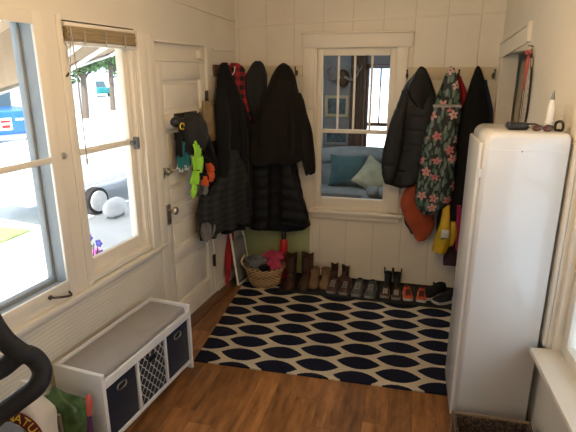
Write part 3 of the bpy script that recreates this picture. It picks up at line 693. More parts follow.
garment('quilted_jacket', 'dark grey quilted jacket hanging just right of the back window', 'jacket', 'puffer_grey',
    [(66.5, 420, 423), (69, 417.5, 426), (73, 415, 428), (79, 410, 430.5), (85, 405, 432.5), (94, 401.5, 435), (108, 396, 436.5), (121, 391, 436), (140, 387, 434), (160, 385, 430), (175, 384.5, 425), (182, 386, 418), (185, 398, 412)], 3.97, .10, seed=27, folds=3, quilt=.055, amp=.014, lay=.01, hem=.0,
    parts=[('sleeve', 'puffer_grey', [(90, 402, 410), (108, 396, 408), (121, 390.5, 406), (140, 385.5, 404), (158, 382, 401), (174, 382, 397), (182, 384, 394)], 3.90, .07, dict(seed=28, folds=1, quilt=.05, lay=.01, n=36, nz=30, amp=.008)),
           ('hood', 'puffer_grey', [(69, 418, 426), (75, 414, 428), (86, 408, 430), (100, 410, 430), (108, 416, 426)], 3.90, .05, dict(seed=29, folds=2, n=36, nz=24, hem=0))])
garment('rust_sweater', 'rust orange sweater hanging low between the quilted and the floral jacket', 'sweater', 'rust',
    [(160, 414, 424), (176, 411, 424), (186, 407, 425), (196, 402, 428), (206, 400, 432), (214, 402.5, 434), (224, 407, 434), (231, 411, 432), (235, 413, 429), (238, 415, 427)], 4.0, .07, seed=30, folds=2, hem=.0)
garment('black_mitten', 'black mitten hanging left of the rust orange sweater', 'mitten', 'black_cloth',
    [(205, 405, 410), (214, 404, 413), (224, 405, 415), (231, 410, 415)], 4.045, .03, seed=31, folds=1, n=24, nz=14)
garment('rain_jacket', 'small yellow raincoat with a pale reflective patch, hung low on the right', 'raincoat', 'yellow',
    [(205, 443, 450), (222, 440, 450), (232, 437, 450), (241, 434, 450), (248, 432, 448), (251, 431.5, 446)], 3.88, .05, seed=32, folds=1, hem=0,
    parts=[('reflective_patch', 'whitecloth', [(230, 441.7, 449.5), (234, 441, 449.5), (238, 440.5, 449)], 3.808, .012, dict(seed=33, folds=1, amp=.002, n=24, nz=8, back=.004)),
           ('sleeve', 'yellow', [(222, 450.5, 456), (234, 450, 457), (246, 449.5, 453)], 3.86, .04, dict(seed=34, folds=1, n=24, nz=16, hem=0))])
garment('magenta_jacket', 'magenta child jacket squeezed between the yellow raincoat and the white cabinet', 'jacket', 'magenta',
    [(205, 457, 461), (222, 456, 464), (236, 455, 466), (249, 455, 466)], 3.90, .05, seed=35, folds=2)
garment('purple_bag', 'dark purple cloth bag hanging below the yellow raincoat', 'bag', 'purple',
    [(236, 449, 462), (247, 446, 464), (257, 443.5, 466), (264, 443, 464)], 3.97, .07, seed=36, folds=2, hem=0)
for (u, v, lb) in ((419, 158, 'rust orange sweater'), (448, 203, 'yellow raincoat'), (459, 203, 'magenta jacket'), (407, 203, 'black mitten'), (456, 234, 'dark purple bag')):
    p = aty(u, v, D-.004); q = MB(); q.box(p.x-.012, p.x+.012, D-.006, D, p.z-.02, p.z+.03, .002); q.tube([(p.x, D-.004, p.z), (p.x, D-.045, p.z-.008), (p.x, D-.06, p.z+.018)], .005, 8)
    tag(q.build('wall_hook', 'oldmetal'), 'small metal wall hook behind the '+lb, 'hook')
# ================================================================== THINGS HUNG ON THE DOOR
def Lp(u, v, dep): return ML @ lwp(u, v, dep)
q = MB(); lbox(q, .72, 1.02, 1.50, 1.535, -.008, .006, .003)
for s in (.76, .86, .96): q.tube([(.006, -s, 1.52), (.04, -s, 1.505), (.05, -s, 1.53)], .005, 8)
tag(q.build('door_hook_strip', 'oldmetal', frame=ML), 'metal hook strip on the white door, behind the helmet', 'hook strip')
t = thing('bike_helmet', 'black helmet hanging on the upper part of the white door', 'helmet', lwp(194, 155, .10), frame=ML)
c = lwp(194, 134, .10)
def hf(co): return 1 + .035*math.sin(co.y*16)*(1 if co.z > -.3 else 0)
q = MB(); q.ell(c, (.095, .105, .145), 32, 20, f=hf); q.build('shell', 'grey_cloth', t, ML)
q = MB(); a = lwp(176, 122, .12); q.ell((c.x+.02, a.y+.005, a.z-.0), (.035, .05, .035)); q.build('visor', 'black', t, ML)
q = MB(); a = lwp(178, 126, .13); q.tube([(a.x+.03, a.y+.025*math.cos(k), a.z+.02*math.sin(k)) for k in [i*.6 for i in range(10)]], .005, 6); q.build('badge', 'yellow', t, ML)
q = MB(); pts = [lwp(u, v, .12) for u, v in ((205, 140), (211, 160), (216, 185), (212, 199), (207, 190), (206, 165), (203, 150))]; q.tube(pts, .011, 8, flat=(1, .45), smooth=5)
q.build('strap', 'black_cloth', t, ML)
q = MB(); pts = [lwp(u, v, .11) for u, v in ((199, 150), (206, 170), (210, 192), (214, 203), (219, 192), (216, 160), (207, 145))]; q.tube(pts, .010, 8, flat=(1, .45), smooth=5)
q.build('strap', 'black_cloth', t, ML)
def glove(name, label, base, tip, dep, width, mt_palm, mt_fin, mt_tip, mirror=1, curl=.02):
    a = lwp(*base, dep); b_ = lwp(*tip, dep+.02); ax = (b_-a); ln = ax.length; ax.normalize(); side = Vector((0, -ax.z, ax.y)).normalized(); out = Vector((1, 0, 0))
    t = thing(name, label, 'glove', (a.x, a.y, min(a.z, b_.z)), frame=ML)
    q = MB(); q.tube([a, a+ax*ln*.18, a+ax*ln*.38, a+ax*ln*.55], [width*.40, width*.42, width*.52, width*.50], 16, flat=(1, .42), smooth=3); 
    q.build('palm', mt_palm, t, ML)
    q = MB(); q.tube([a-ax*ln*.10, a+ax*ln*.10], [width*.46, width*.44], 16, flat=(1, .5)); q.build('cuff', 'black_cloth', t, ML)
    for k, (o, l) in enumerate(((-.36, .36), (-.12, .44), (.12, .46), (.36, .40))):
        st = a+ax*ln*.5+side*(o*width); en = st+ax*ln*l+side*(o*width*.25)
        q = MB(); q.tube([st, st+ax*ln*l*.6+out*.004, en-out*curl*.3], [width*.135, width*.13, width*.10], 10, smooth=3); q.ell(en-out*curl*.3, (width*.1,)*3, 10, 8); fg = q.build('finger', mt_fin, t, ML)
        if mt_tip: q = MB(); q.tube([st+ax*ln*l*.72, en-out*curl*.3], [width*.137, width*.115], 10); q.build('fingertip', mt_tip, fg, ML)
    st = a+ax*ln*.25+side*(mirror*width*.4); q = MB(); q.tube([st, st+ax*ln*.2+side*mirror*width*.3, st+ax*ln*.36+side*mirror*width*.36], [width*.16, width*.14, width*.10], 10, smooth=3); q.build('thumb', mt_fin, t, ML)
    return t
glove('winter_glove', 'black and teal glove with white fingertips hanging left of the helmet', (178, 136), (182, 174), .06, .085, 'black_cloth', 'teal', 'whitecloth')
glove('winter_glove', 'grey and black glove hanging lowest at the left front of the helmet', (185, 132), (188, 172), .07, .075, 'grey_cloth', 'teal', 'whitecloth', -1)
glove('work_glove', 'neon green glove pointing up below the helmet on the door', (198, 176), (197, 140), .14, .08, 'neon', 'neon', None)
glove('work_glove', 'neon green glove hanging down, lower of the two on the door', (196, 168), (193, 198), .13, .065, 'neon', 'neon', None, -1)
glove('work_glove', 'orange red glove caught in the black straps by the coat', (207, 160), (213, 182), .15, .075, 'orange', 'orange', None)
glove('work_glove', 'grey glove with orange cuff hanging between the neon green gloves and straps', (204, 174), (206, 196), .13, .055, 'orange', 'greyhat', None)
q = garment_mesh([(101, 204, 212), (108, 203, 215), (120, 204, 217), (132, 208, 218), (141, 212, 217)], 0, .03, frameP=((Lp(210, 120, .05).x, Lp(210, 120, .05).y), PI/2-A), seed=41, n=30, nz=20, folds=2)
tag(q.build('leather_pouch', 'tan'), 'tan leather pouch hanging between the helmet and the corner coat', 'pouch')
q = garment_mesh([(128, 200, 206), (145, 202, 212), (165, 205, 218), (185, 208, 221), (197, 210, 221), (204, 213, 219)], 0, .03, frameP=((Lp(212, 160, .08).x, Lp(212, 160, .08).y), PI/2-A), seed=43, n=30, nz=24, folds=3)
tag(q.build('drawstring_bag', 'black_cloth'), 'flat black bag hanging between the orange red glove and the corner coat', 'bag')
# ================================================================== BLIND
t = thing('roll_up_blind', 'bamboo blind rolled up at the top of the second window', 'blind', (0, -1.68, 1.88), frame=ML)
q = MB(); q.box(-.012, .012, -1.955, -1.41, 2.012, 2.032, .003); q.build('headrail', 'trim', t, ML)
q = MB()
for k in range(4): q.tube([(.004+.003*(k % 2), -1.95, 2.006-.016*k), (.004+.003*(k % 2), -1.412, 2.006-.016*k)], .012, 10, flat=(1, 1.1))
q.build('rolled_slats', 'bamboo', t, ML)
q = MB(); q.box(-.014, .006, -1.95, -1.412, 1.928, 1.944, .002); q.build('bottom_bar', 'whiteplastic', t, ML)
q = MB(); q.tube([(.022, -1.93, 2.01), (.026, -1.925, 1.8), (.024, -1.925, 1.38)], .003, 6); q.tube([(.022, -1.93, 2.01), (.022, -1.95, 1.9), (.02, -1.962, 1.80)], .002, 6); q.ell((.024, -1.925, 1.365), (.005, .005, .018), 8, 8); q.build('pull_cord', 'cord', t, ML)
for s in (1.52, 1.68, 1.84): q = MB(); q.tube([(.022, -s, 2.005), (.024, -s, 1.97), (.022, -s, 1.932)], .0035, 6); q.build('tie_cord', 'cord', t, ML)
q = MB(); q.tube([(0, -1.978, 1.785), (.014, -1.978, 1.785), (.024, -1.978, 1.80)], .004, 8); q.ell((.002, -1.978, 1.785), (.004, .009, .009), 10, 8)
tag(q.build('cord_cleat', 'oldmetal', frame=ML), 'small metal cord cleat on the post between the two left windows', 'cleat')
# ================================================================== RUG
q = MB(); q.poly([(-1.243, 2.535, .001), (.60, 2.56, .001), (.60, 3.80, .001), (-1.325, 3.80, .001)], (0, 0, .010))
RZ = Matrix.Identity(4)
tag(q.build('area_rug', 'rug', keep=True), 'navy rug with cream lattice pattern in front of the shoe row', 'rug')
# ================================================================== STORAGE BENCH
BH = .44
ba = Vector((-1.395+.01, 1.80, 0)); # near front floor corner
BA = math.atan2(.088, .79)
# frame: local y along the bench (away from camera), local x into the room; origin near-back corner
BL, BD = .792, .290
MBn = Matrix.Translation((-1.309, 1.695, 0)) @ Matrix.Rotation(-math.radians(6.3), 4, 'Z') @ Matrix.Translation((-BD, 0, 0))
t = thing('storage_bench', 'white storage bench with three cubbies under the left windows', 'bench', (BD/2, BL/2, 0), frame=MBn)
q = MB(); q.box(0, BD, 0, .022, 0, BH, .003); q.build('end_panel', 'white', t, MBn)
q = MB(); q.box(0, BD, BL-.022, BL, 0, BH, .003); q.build('end_panel', 'white', t, MBn)
q = MB(); q.box(0, .016, .022, BL-.022, .04, BH, .003); q.build('back_panel', 'white', t, MBn)
q = MB(); q.box(.016, BD-.003, .022, BL-.022, .375, .392, .002); q.build('seat_board', 'white', t, MBn)
q = MB(); q.box(.016, BD-.003, .022, BL-.022, .045, .065, .002); q.build('bottom_board', 'white', t, MBn)
q = MB(); q.box(BD-.018, BD-.002, .022, BL-.022, .355, .402, .002); q.build('front_rail', 'white', t, MBn)
cw = (BL-.044-.03)/3
for k in (1, 2): q = MB(); yy = .022+cw*k+.015*(k-1); q.box(.016, BD-.004, yy, yy+.015, .065, .375, .001); q.build('divider', 'white', t, MBn)
q = MB(); q.box(.02, BD-.02, .026, BL-.026, .393, .432, .014, 3)
tag(q.build('bench_cushion', 'cushion', frame=MBn), 'thin taupe grey cushion lying on the white storage bench', 'cushion')
for k in range(3):
    y0_ = .022+(cw+.015)*k+.006; y1_ = y0_+cw-.012; mt = 'trellis' if k == 1 else 'navybin'
    lb = ('navy fabric bin with steel grommet in the near cubby of the bench', 'black bin with white trellis print in the middle cubby of the bench', 'navy fabric bin with steel grommet in the far cubby of the bench')[k]
    t = thing('storage_bin', lb, 'storage bin', (BD/2, (y0_+y1_)/2, .066), frame=MBn)
    q = MB(); z1_ = .345; q.box(.03, BD-.012, y0_, y1_, .067, .075); q.box(BD-.020, BD-.012, y0_, y1_, .067, z1_, .003); q.box(.03, .038, y0_, y1_, .067, z1_, .002); q.box(.03, BD-.014, y0_, y0_+.006, .067, z1_, .002); q.box(.03, BD-.014, y1_-.006, y1_, .067, z1_, .002); q.build('body', mt, t, MBn)
    yc_ = (y0_+y1_)/2
    pts = [(BD-.010, yc_+.034*math.copysign(abs(math.cos(a))**.6, math.cos(a)), .300+.017*math.copysign(abs(math.sin(a))**.8, math.sin(a))) for a in [2*PI*i/24 for i in range(24)]]
    q = MB(); q.tube(pts, .0042, 8, close=True); q.build('grommet', 'black' if k == 1 else 'steel', t, MBn)
    q = MB(); q.poly([(BD-.0125, p[1], p[2]) for p in pts], (.001, 0, 0)); q.build('hand_hole', 'lining', t, MBn, smooth=False)
# ================================================================== CABINET / FRIDGE
fx0, fx1, fy0, fy1, fz = .333, .676, 2.26, 2.68, 1.553
t = thing('white_cabinet', 'tall white enamel cabinet with rounded top by the right wall', 'cabinet', ((fx0+fx1)/2, (fy0+fy1)/2, 0))
q = MB()
def prof(x0, x1, z0, z1, r, n=8):
    p = [(x0, z0), (x1, z0)]
    for k in range(n+1): a = PI/2*k/n*1.0; p.append((x1-r*.5+r*.5*math.cos(a), z1-r*.5+r*.5*math.sin(a)))
    for k in range(n+1): a = PI/2+PI/2*k/n; p.append((x0+r+r*math.cos(a), z1-r+r*math.sin(a)))
    return p
rs = []
for (y, ins) in ((fy0+.0, .022), (fy0+.004, .012), (fy0+.012, .004), (fy0+.022, 0), (fy1-.02, 0), (fy1, .01)):
    rs.append([Vector((x, y, z)) for x, z in prof(fx0+ins, fx1-ins*.4, .05+ins, fz-ins, .045)])
q.rings(rs); q.build('body', 'enamel', t, ang=1.2)
q = MB(); q.box(fx0-.018, fx0+.002, fy0+.028, fy1-.01, .08, fz-.05, .009, 4); q.build('door', 'enamel', t)
q = MB(); q.box(fx0+.02, fx1-.02, fy0+.02, fy1-.02, 0, .06, .004); q.build('plinth', 'black', t)
q = MB(); q.box(fx0-.012, fx0+.004, fy0+.010, fy0+.026, 1.35, 1.39, .004); q.build('hinge', 'enamel', t)
q = MB(); q.ell((fx0+.155, fy0-.0005, 1.475), (.003, .002, .003), 10, 6); q.build('screw_hole', 'black', t)
# seam line below the cap
q = MB(); q.box(fx0+.02, fx1-.02, fy0-.0012, fy0+.002, fz-.075, fz-.073); q.build('seam', 'whiteplastic', t)
ftz = fz
# on top
t = thing('sunglasses_case', 'black case at the left on top of the white cabinet', 'case', (.475, 2.40, ftz))
q = MB(); q.box(.435, .525, 2.36, 2.43, ftz+.001, ftz+.034, .012, 3); q.build('body', 'black', t)
q = MB(); q.tube([(.51, 2.37, ftz+.028), (.545, 2.36, ftz+.030), (.57, 2.36, ftz+.018), (.56, 2.37, ftz+.006)], .004, 8, smooth=4); q.build('strap', 'black', t)
t = thing('sunglasses', 'brown sunglasses lying beside the white tube on the cabinet', 'sunglasses', (.575, 2.34, ftz))
for k in range(2): q = MB(); q.ell((.548+.042*k, 2.325, ftz+.016), (.020, .004, .014), 16, 10); q.build('lens', plain('brown_lens', (.10, .035, .02), .15, b=0), t)
q = MB(); q.tube([(.528, 2.327, ftz+.022), (.548, 2.322, ftz+.031), (.569, 2.322, ftz+.022), (.590, 2.322, ftz+.031), (.612, 2.327, ftz+.022), (.612, 2.40, ftz+.010)], .0028, 6, smooth=4); q.tube([(.528, 2.327, ftz+.022), (.530, 2.40, ftz+.010)], .0028, 6); q.build('frame', 'brownshoe', t)
t = thing('glue_tube', 'white pointed tube with grey tip standing on the cabinet', 'tube', (.612, 2.40, ftz))
q = MB(); q.lathe([(.020, .001), (.022, .004), (.021, .04), (.017, .044), (.015, .11), (.008, .135)], (.612, 2.40, ftz), 16); q.build('body', 'whiteplastic', t)
q = MB(); q.lathe([(.0085, .132), (.008, .14), (.004, .165), (.001, .172)], (.612, 2.40, ftz), 12); q.build('tip', 'greymetal', t)
q = MB(); q.tube([(.632, 2.37, ftz+.008), (.632, 2.37, ftz+.035), (.645, 2.36, ftz+.044), (.655, 2.35, ftz+.034), (.655, 2.35, ftz+.008), (.643, 2.36, ftz+.006)], .006, 8, close=True, smooth=4)
tag(q.build('key_fob', 'black'), 'small black loop standing right of the white tube on the cabinet', 'loop')
# ribbon & strap on the doorway trim (right wall)
def rp(s, z, d): return MR @ Vector((-d, -s, z))
t = thing('hanging_ribbon', 'red ribbon with a bow on a nail beside the right doorway', 'ribbon', (-.01, -.88, 1.55), frame=MR)
q = MB(); q.cyl((0, -.885, 1.945), (-.03, -.885, 1.95), .003, 8); q.build('nail', 'oldmetal', t, MR)
q = MB()
for sg in (1, -1):
    q.tube([(-.022, -.885, 1.905), (-.024, -.885-.035*sg, 1.925), (-.026, -.885-.045*sg, 1.905), (-.022, -.885, 1.900)], .007, 8, flat=(1, .5), smooth=4)
q.tube([(-.02, -.885, 1.905), (-.02, -.875, 1.84), (-.018, -.865, 1.76), (-.018, -.86, 1.70)], [.007, .010, .010, .006], 8, flat=(1, .4), smooth=4)
q.tube([(-.02, -.885, 1.905), (-.022, -.90, 1.86), (-.02, -.89, 1.79)], [.007, .009, .005], 8, flat=(1, .4), smooth=4)
q.build('bow', 'ribbon', t, MR)
q = MB(); q.tube([(-.012, -.885, 1.93), (-.012, -.93, 1.86), (-.014, -.975, 1.76), (-.012, -.985, 1.60), (-.012, -.965, 1.50)], .006, 8, flat=(1, .6), smooth=5)
q.tube([(-.012, -.885, 1.93), (-.012, -.865, 1.80), (-.012, -.862, 1.55), (-.012, -.88, 1.48), (-.012, -.965, 1.50)], .004, 8, flat=(1, .6), smooth=5)
q.build('cord', 'black', t, MR)
q = MB(); q.box(-.016, -.010, -.950, -.875, 1.50, 1.88, .002); q.build('tag', 'strip', t, MR)
# ================================================================== SEAGRASS BASKET (bottom right)
t = thing('seagrass_basket', 'dark woven seagrass basket in front of the white cabinet', 'basket', (.47, 2.06, 0))
gx0, gx1, gy0, gy1, gz = .315, .665, 1.90, 2.17, .185
q = MB()
q.box(gx0, gx1, gy0, gy0+.015, .0, gz, .006); q.box(gx0, gx1, gy1-.015, gy1, .0, gz, .006); q.box(gx0, gx0+.015, gy0, gy1, .0, gz, .006); q.box(gx1-.015, gx1, gy0, gy1, .0, gz, .006); q.box(gx0, gx1, gy0, gy1, .0, .012); q.build('body', 'seagrass', t)
q = MB(); q.tube([(gx0, gy0, gz), (gx1, gy0, gz), (gx1, gy1, gz), (gx0, gy1, gz)], .009, 8, close=True); q.tube([(gx0, gy0, 0.01), (gx0, gy0, gz)], .008, 8); q.tube([(gx0, gy1, 0.01), (gx0, gy1, gz)], .008, 8); q.build('rim', 'jute', t)
# ================================================================== SHOE TRAY AND SHOES
MT = Matrix.Rotation(math.radians(-1.0), 4, 'Z')
q = MB(); q.box(-.98, .64, 3.66, 3.675, .012, .030, .003); q.box(-.98, .64, 4.035, 4.05, .012, .030, .003); q.box(-.98, -.965, 3.66, 4.05, .012, .03, .003); q.box(.625, .64, 3.66, 4.05, .012, .03, .003); q.box(-.98, .64, 3.66, 4.05, .012, .016)
tag(q.build('boot_tray', 'rubber'), 'long black boot tray along the back wall under the shoes', 'tray')
TZ = .0165
def sneaker(name, label, x, y, rz, ln, w, up, so, lc='lace', h=.085, z=TZ, logo=False, collar=1.0, n=20):
    """toe towards -y"""
    t = thing(name, label, 'shoe', (x, y, z), rz); F_ = WM[t.name]
    def halfw(s): return w/2*(.55+.45*math.sin(PI*min(1, max(0, (s*.92+.06))))**.5)*(1.0 if s > .3 else (.80+.2*s/.3)) if s > 0 else .02   # s 0 heel..1 toe
    prof_ = [(0, .55), (.04, .78), (.15, .84), (.3, .80), (.5, .86), (.68, 1.0), (.82, .96), (.92, .78), (.98, .48), (1.0, .2)]
    def hw(s):
        for (a, p), (b_, q_) in zip(prof_, prof_[1:]):
            if a <= s <= b_: return w/2*(p+(q_-p)*(s-a)/(b_-a))
        return w/2*.2
    top_ = [(0, .95), (.1, 1.0), (.25, .93), (.42, 1.02), (.55, .84), (.7, .62), (.85, .52), (.95, .42), (1, .28)]
    def tp(s):
        for (a, p), (b_, q_) in zip(top_, top_[1:]):
            if a <= s <= b_: return h*(p+(q_-p)*(s-a)/(b_-a))
        return h*.3
    Y = lambda s: ln/2-ln*s
    rs = []
    for i in range(25):
        s = i/24; ww = hw(s)*1.06; zt_ = .022+.004*(1-s); lift = .010*max(0, (s-.85)/.15)
        rs.append([Vector((-ww, Y(s), lift)), Vector((ww, Y(s), lift)), Vector((ww*1.02, Y(s), zt_*.6+lift)), Vector((ww, Y(s), zt_+lift)), Vector((-ww, Y(s), zt_+lift)), Vector((-ww*1.02, Y(s), zt_*.6+lift))])
    q = MB(); q.rings(rs); q.build('sole', so, t, F_)
    rs = []
    for i in range(29):
        s = i/28; ww = hw(s); zt_ = tp(s); zb_ = .020
        r_ = []
        for k in range(n):
            a = PI*k/(n-1); ca, sa = math.cos(a), math.sin(a)
            nr = 1-.42*max(0, 1-s/.55)*sa**2 if s < .55 else 1
            r_.append(Vector((ww*math.copysign(abs(ca)**.75, ca)*(.97 if s < .5 else 1), Y(s*.985+.005), zb_+(zt_-zb_)*abs(sa)**.8)))
        rs.append(r_)
    q = MB(); q.rings(rs); q.build('upper', up, t, F_)
    q = MB(); q.lathe([(.001, -.004), (w*.26, -.004), (w*.30, .004), (w*.27, .007)], (0, Y(.20), h*.93), 16, 1, 1.55); cl = q.build('collar', up, t, F_)
    q = MB(); q.lathe([(.001, .0), (w*.22, .0), (w*.21, .0082), (.001, .0075)], (0, Y(.20), h*.93), 16, 1, 1.55); q.build('opening', 'lining', t, F_)
    q = MB(); q.box(-w*.17, w*.17, -.006, .006, -.01, .035, .004, mat=Matrix.Translation((0, Y(.43), h*.93)) @ Matrix.Rotation(.5, 4, 'X')); q.build('tongue', up, t, F_)
    if lc:
        q = MB()
        for k in range(4):
            s = .47+.075*k; zz = tp(s)+.003; q.tube([(-w*.24, Y(s), zz-.008), (0, Y(s)-.004, zz+.002), (w*.24, Y(s)-.008, zz-.008)], .0035, 6); q.tube([(w*.24, Y(s), zz-.008), (0, Y(s)-.004, zz+.003), (-w*.24, Y(s)-.012, zz-.008)], .0035, 6)
        q.build('laces', lc, t, F_)
    if logo:
        q = MB(); lx = (w/2*.99)
        for sg in (1, -1):
            q.tube([(lx, Y(.40)+.014, .048+.010*sg), (lx+.003, Y(.40)+.006, .048+.003*sg), (lx+.003, Y(.40)-.006, .048+.003*sg), (lx, Y(.40)-.014, .048+.010*sg)], .0026, 6, smooth=3)
        q.build('logo', 'solewhite', t, F_)
    return t
def boot(name, label, x, y, rz, ln, w, hh, mt, scallop=0, heel=.03, z=TZ, ears=0, shaft_w=None, sole='soledark', handles=False):
    t = thing(name, label, 'boot', (x, y, z), rz); F_ = WM[t.name]; Y = lambda s: ln/2-ln*s; sw = shaft_w or w*.55
    prof_ = [(0, .6), (.05, .78), (.2, .80), (.45, .74), (.65, 1.0), (.8, .9), (.92, .6), (1, .22)]
    def ip(P_, s):
        for (a, p), (b_, q_) in zip(P_, P_[1:]):
            if a <= s <= b_: return p+(q_-p)*(s-a)/(b_-a)
        return P_[-1][1]
    q = MB(); rs = []
    for i in range(17):
        s = i/16; ww = w/2*ip(prof_, s)*1.05; zb_ = heel*.6*max(0, 1-s/.6); rs.append([Vector((-ww, Y(s), zb_)), Vector((ww, Y(s), zb_)), Vector((ww, Y(s), zb_+.012)), Vector((-ww, Y(s), zb_+.012))])
    q.rings(rs); q.box(-w*.33, w*.33, Y(.24), Y(0)-.004, 0, heel*.6+.002, .002); q.build('sole', sole, t, F_)
    foot = [(0, .10), (.2, .10), (.4, .098), (.52, .075), (.7, .055), (.88, .042), (1, .022)]
    rs = []
    for i in range(21):
        s = i/20; ww = w/2*ip(prof_, s); zb_ = heel*.6*max(0, 1-s/.6)+.010; zt_ = max(zb_+.012, ip(foot, s)+heel*.4*max(0, 1-s))
        rs.append([Vector((ww*math.copysign(abs(math.cos(PI*k/15))**.7, math.cos(PI*k/15)), Y(s*.98+.01), zb_+(zt_-zb_)*math.sin(PI*k/15)**.75)) for k in range(16)])
    q = MB(); q.rings(rs); q.build('foot', mt, t, F_)
    # shaft, open at the top
    rs = []; nn = 32; cyy = Y(.24); zs = [heel*.6+.015, .06, .09, .12, hh*.55, hh*.75, hh*.9, hh]
    zs = [zs[0]] + sorted({z_ for z_ in zs[1:] if z_ > zs[0]+.005})
    for z_ in zs:
        k_ = z_/hh; rx = sw*(.62+.12*k_) ; ry = ln*.235*(1.0 if z_ > .07 else 1.05)
        rs.append([Vector((rx*math.cos(2*PI*k/nn), cyy+ry*math.sin(2*PI*k/nn), z_+(scallop*(abs(math.cos(2*PI*k/nn))**1.6-.4) if z_ == zs[-1] else 0))) for k in range(nn)])
    inner = [[Vector((p.x*.88, cyy+(p.y-cyy)*.90, p.z)) for p in rs[-1]], [Vector((p.x*.84, cyy+(p.y-cyy)*.86, .05)) for p in rs[-1]]]
    q = MB(); q.rings(rs+inner); q.build('shaft', mt, t, F_)
    if ears:
        for sg in (1, -1):
            q = MB(); q.tube([(sg*sw*.68, cyy-.02, hh-.01), (sg*sw*.72, cyy-.012, hh+ears), (sg*sw*.72, cyy+.012, hh+ears), (sg*sw*.68, cyy+.02, hh-.01)], .005, 6, smooth=3); q.build('pull_loop', mt, t, F_)
    q = MB(); q.lathe([(sw*.60, 0), (sw*.63, .003), (sw*.60, .007)], (0, cyy, hh*.42), 20, 1.12, ln*.245/(sw*.60)); q.build('welt', sole, t, F_)
    return t
def fl(u, v): return on(u, v, (0, 0, TZ), Vector((0, 0, 1)))
# big brown cowboy boots
boot('cowboy_boot', 'tall brown cowboy boot, left of the pair beside the basket', -.905, 3.80, .10, .27, .10, .26, 'brownboot', .035, .045, shaft_w=.072)
boot('cowboy_boot', 'tall brown cowboy boot, right of the pair, next to the tan ankle boots', -.775, 3.83, -.05, .27, .10, .26, 'brownboot', .035, .045, shaft_w=.072)
boot('ankle_boot', 'tan suede ankle boot, left of the pair beside the tall cowboy boots', -.70, 3.84, .05, .20, .095, .145, 'tanboot', .0, .02, shaft_w=.062)
boot('ankle_boot', 'tan suede ankle boot, right of the pair, next to the burgundy sneakers', -.605, 3.85, -.03, .20, .095, .145, 'tanboot', .0, .02, shaft_w=.062)
boot('small_cowboy_boot', 'small dark brown cowboy boot behind the left burgundy sneaker', -.545, 3.99, .1, .15, .065, .14, 'brownboot', .025, .02, shaft_w=.045)
boot('small_cowboy_boot', 'small dark brown cowboy boot behind the right burgundy sneaker', -.46, 3.985, -.25, .15, .065, .13, 'brownboot', .025, .02, shaft_w=.045)
sneaker('sneaker', 'burgundy brown laced sneaker, left one of the pair beside the tan boots', -.525, 3.80, -.12, .23, .085, 'plaidbrown', 'solegrey')
sneaker('sneaker', 'burgundy brown laced sneaker, right one of the pair, next to the grey sneakers', -.42, 3.80, -.12, .23, .085, 'plaidbrown', 'solegrey')
sneaker('sneaker', 'grey running shoe, left one of the pair in the middle of the tray', -.315, 3.80, -.08, .25, .090, 'greyshoe', 'solegrey')
sneaker('sneaker', 'grey running shoe, right one of the pair in the middle of the tray', -.205, 3.79, -.08, .25, .090, 'greyshoe', 'solegrey')
boot('rain_boot', 'small black rain boot with raised loops, left one behind the brown sandals', -.075, 3.97, 0, .14, .058, .12, 'blackshoe', .0, .01, ears=.035, shaft_w=.046)
boot('rain_boot', 'small black rain boot with raised loops, right one behind the brown sandals', .0, 3.97, 0, .14, .058, .12, 'blackshoe', .0, .01, ears=.035, shaft_w=.046)
sneaker('sandal', 'small brown strapped sandal, left one in front of the rain boots', -.085, 3.79, -.05, .17, .075, 'brownshoe', 'solegrey', 'cord', .06)
sneaker('sandal', 'small brown strapped sandal, right one in front of the rain boots', .005, 3.78, -.05, .17, .075, 'brownshoe', 'solegrey', 'cord', .06)
sneaker('sneaker', 'small orange sneaker with pale toe, left one of the pair', .095, 3.79, .12, .18, .080, 'orangeshoe', 'solewhite', 'blackshoe', .07)
sneaker('sneaker', 'small orange sneaker with pale toe, right one beside the black trainers', .205, 3.79, -.05, .18, .080, 'orangeshoe', 'solewhite', 'blackshoe', .07)
sneaker('sneaker', 'black trainer with white sole, left one beside the orange sneakers', .30, 3.87, -.75, .27, .095, 'blackshoe', 'solewhite', 'blackshoe', .095)
sneaker('sneaker', 'black trainer with white sole and white logo, right one of the pair', .405, 3.79, -1.05, .27, .095, 'blackshoe', 'solewhite', 'blackshoe', .095, logo=True)
sneaker('sneaker', 'plain black shoe at the far right of the tray behind the cabinet', .565, 3.90, .0, .25, .09, 'blackshoe', 'soledark', 'blackshoe', .12)
# ================================================================== WICKER BASKET AND CORNER THINGS
bc = (-1.135, 3.80)
t = thing('wicker_basket', 'round brown wicker basket full of hats in the back left corner', 'basket', (bc[0], bc[1], .0125))
def wf_(a, z): return .0035*math.sin(a*22)*math.sin(z*230)
prof_o = [(.001, 0), (.115, 0), (.125, .005)]+[(.125+.050*(i/24)**.8, .005+.165*i/24) for i in range(1, 25)]
prof_i = [(.165, .170), (.150, .12), (.118, .02), (.001, .015)]
q = MB(); q.lathe(prof_o, (bc[0], bc[1], .0125), 104, f=wf_); q.build('body', 'wicker', t)
q = MB()
q.tube([(bc[0]+.176*math.cos(a), bc[1]+.176*math.sin(a), .185) for a in [2*PI*i/40 for i in range(40)]], .011, 10, close=True); q.build('rim', 'wicker', t)
q = MB(); q.tube([(bc[0]-.168, bc[1]-.05, .17), (bc[0]-.195, bc[1]-.055, .215), (bc[0]-.185, bc[1]-.02, .255), (bc[0]-.185, bc[1]+.03, .255), (bc[0]-.19, bc[1]+.06, .215), (bc[0]-.165, bc[1]+.055, .17)], .010, 8, smooth=5); q.build('handle', plain('pale_cane', (.50, .42, .30), .7), t)
def lumpy(co): return 1+.22*noise.noise(co*2.2)+.10*noise.noise(co*5)
def lump(name, label, cat, c, r, mt, fn=None):
    q = MB(); q.ell(c, r, 36, 24, f=fn or lumpy); return tag(q.build(name, mt), label, cat)
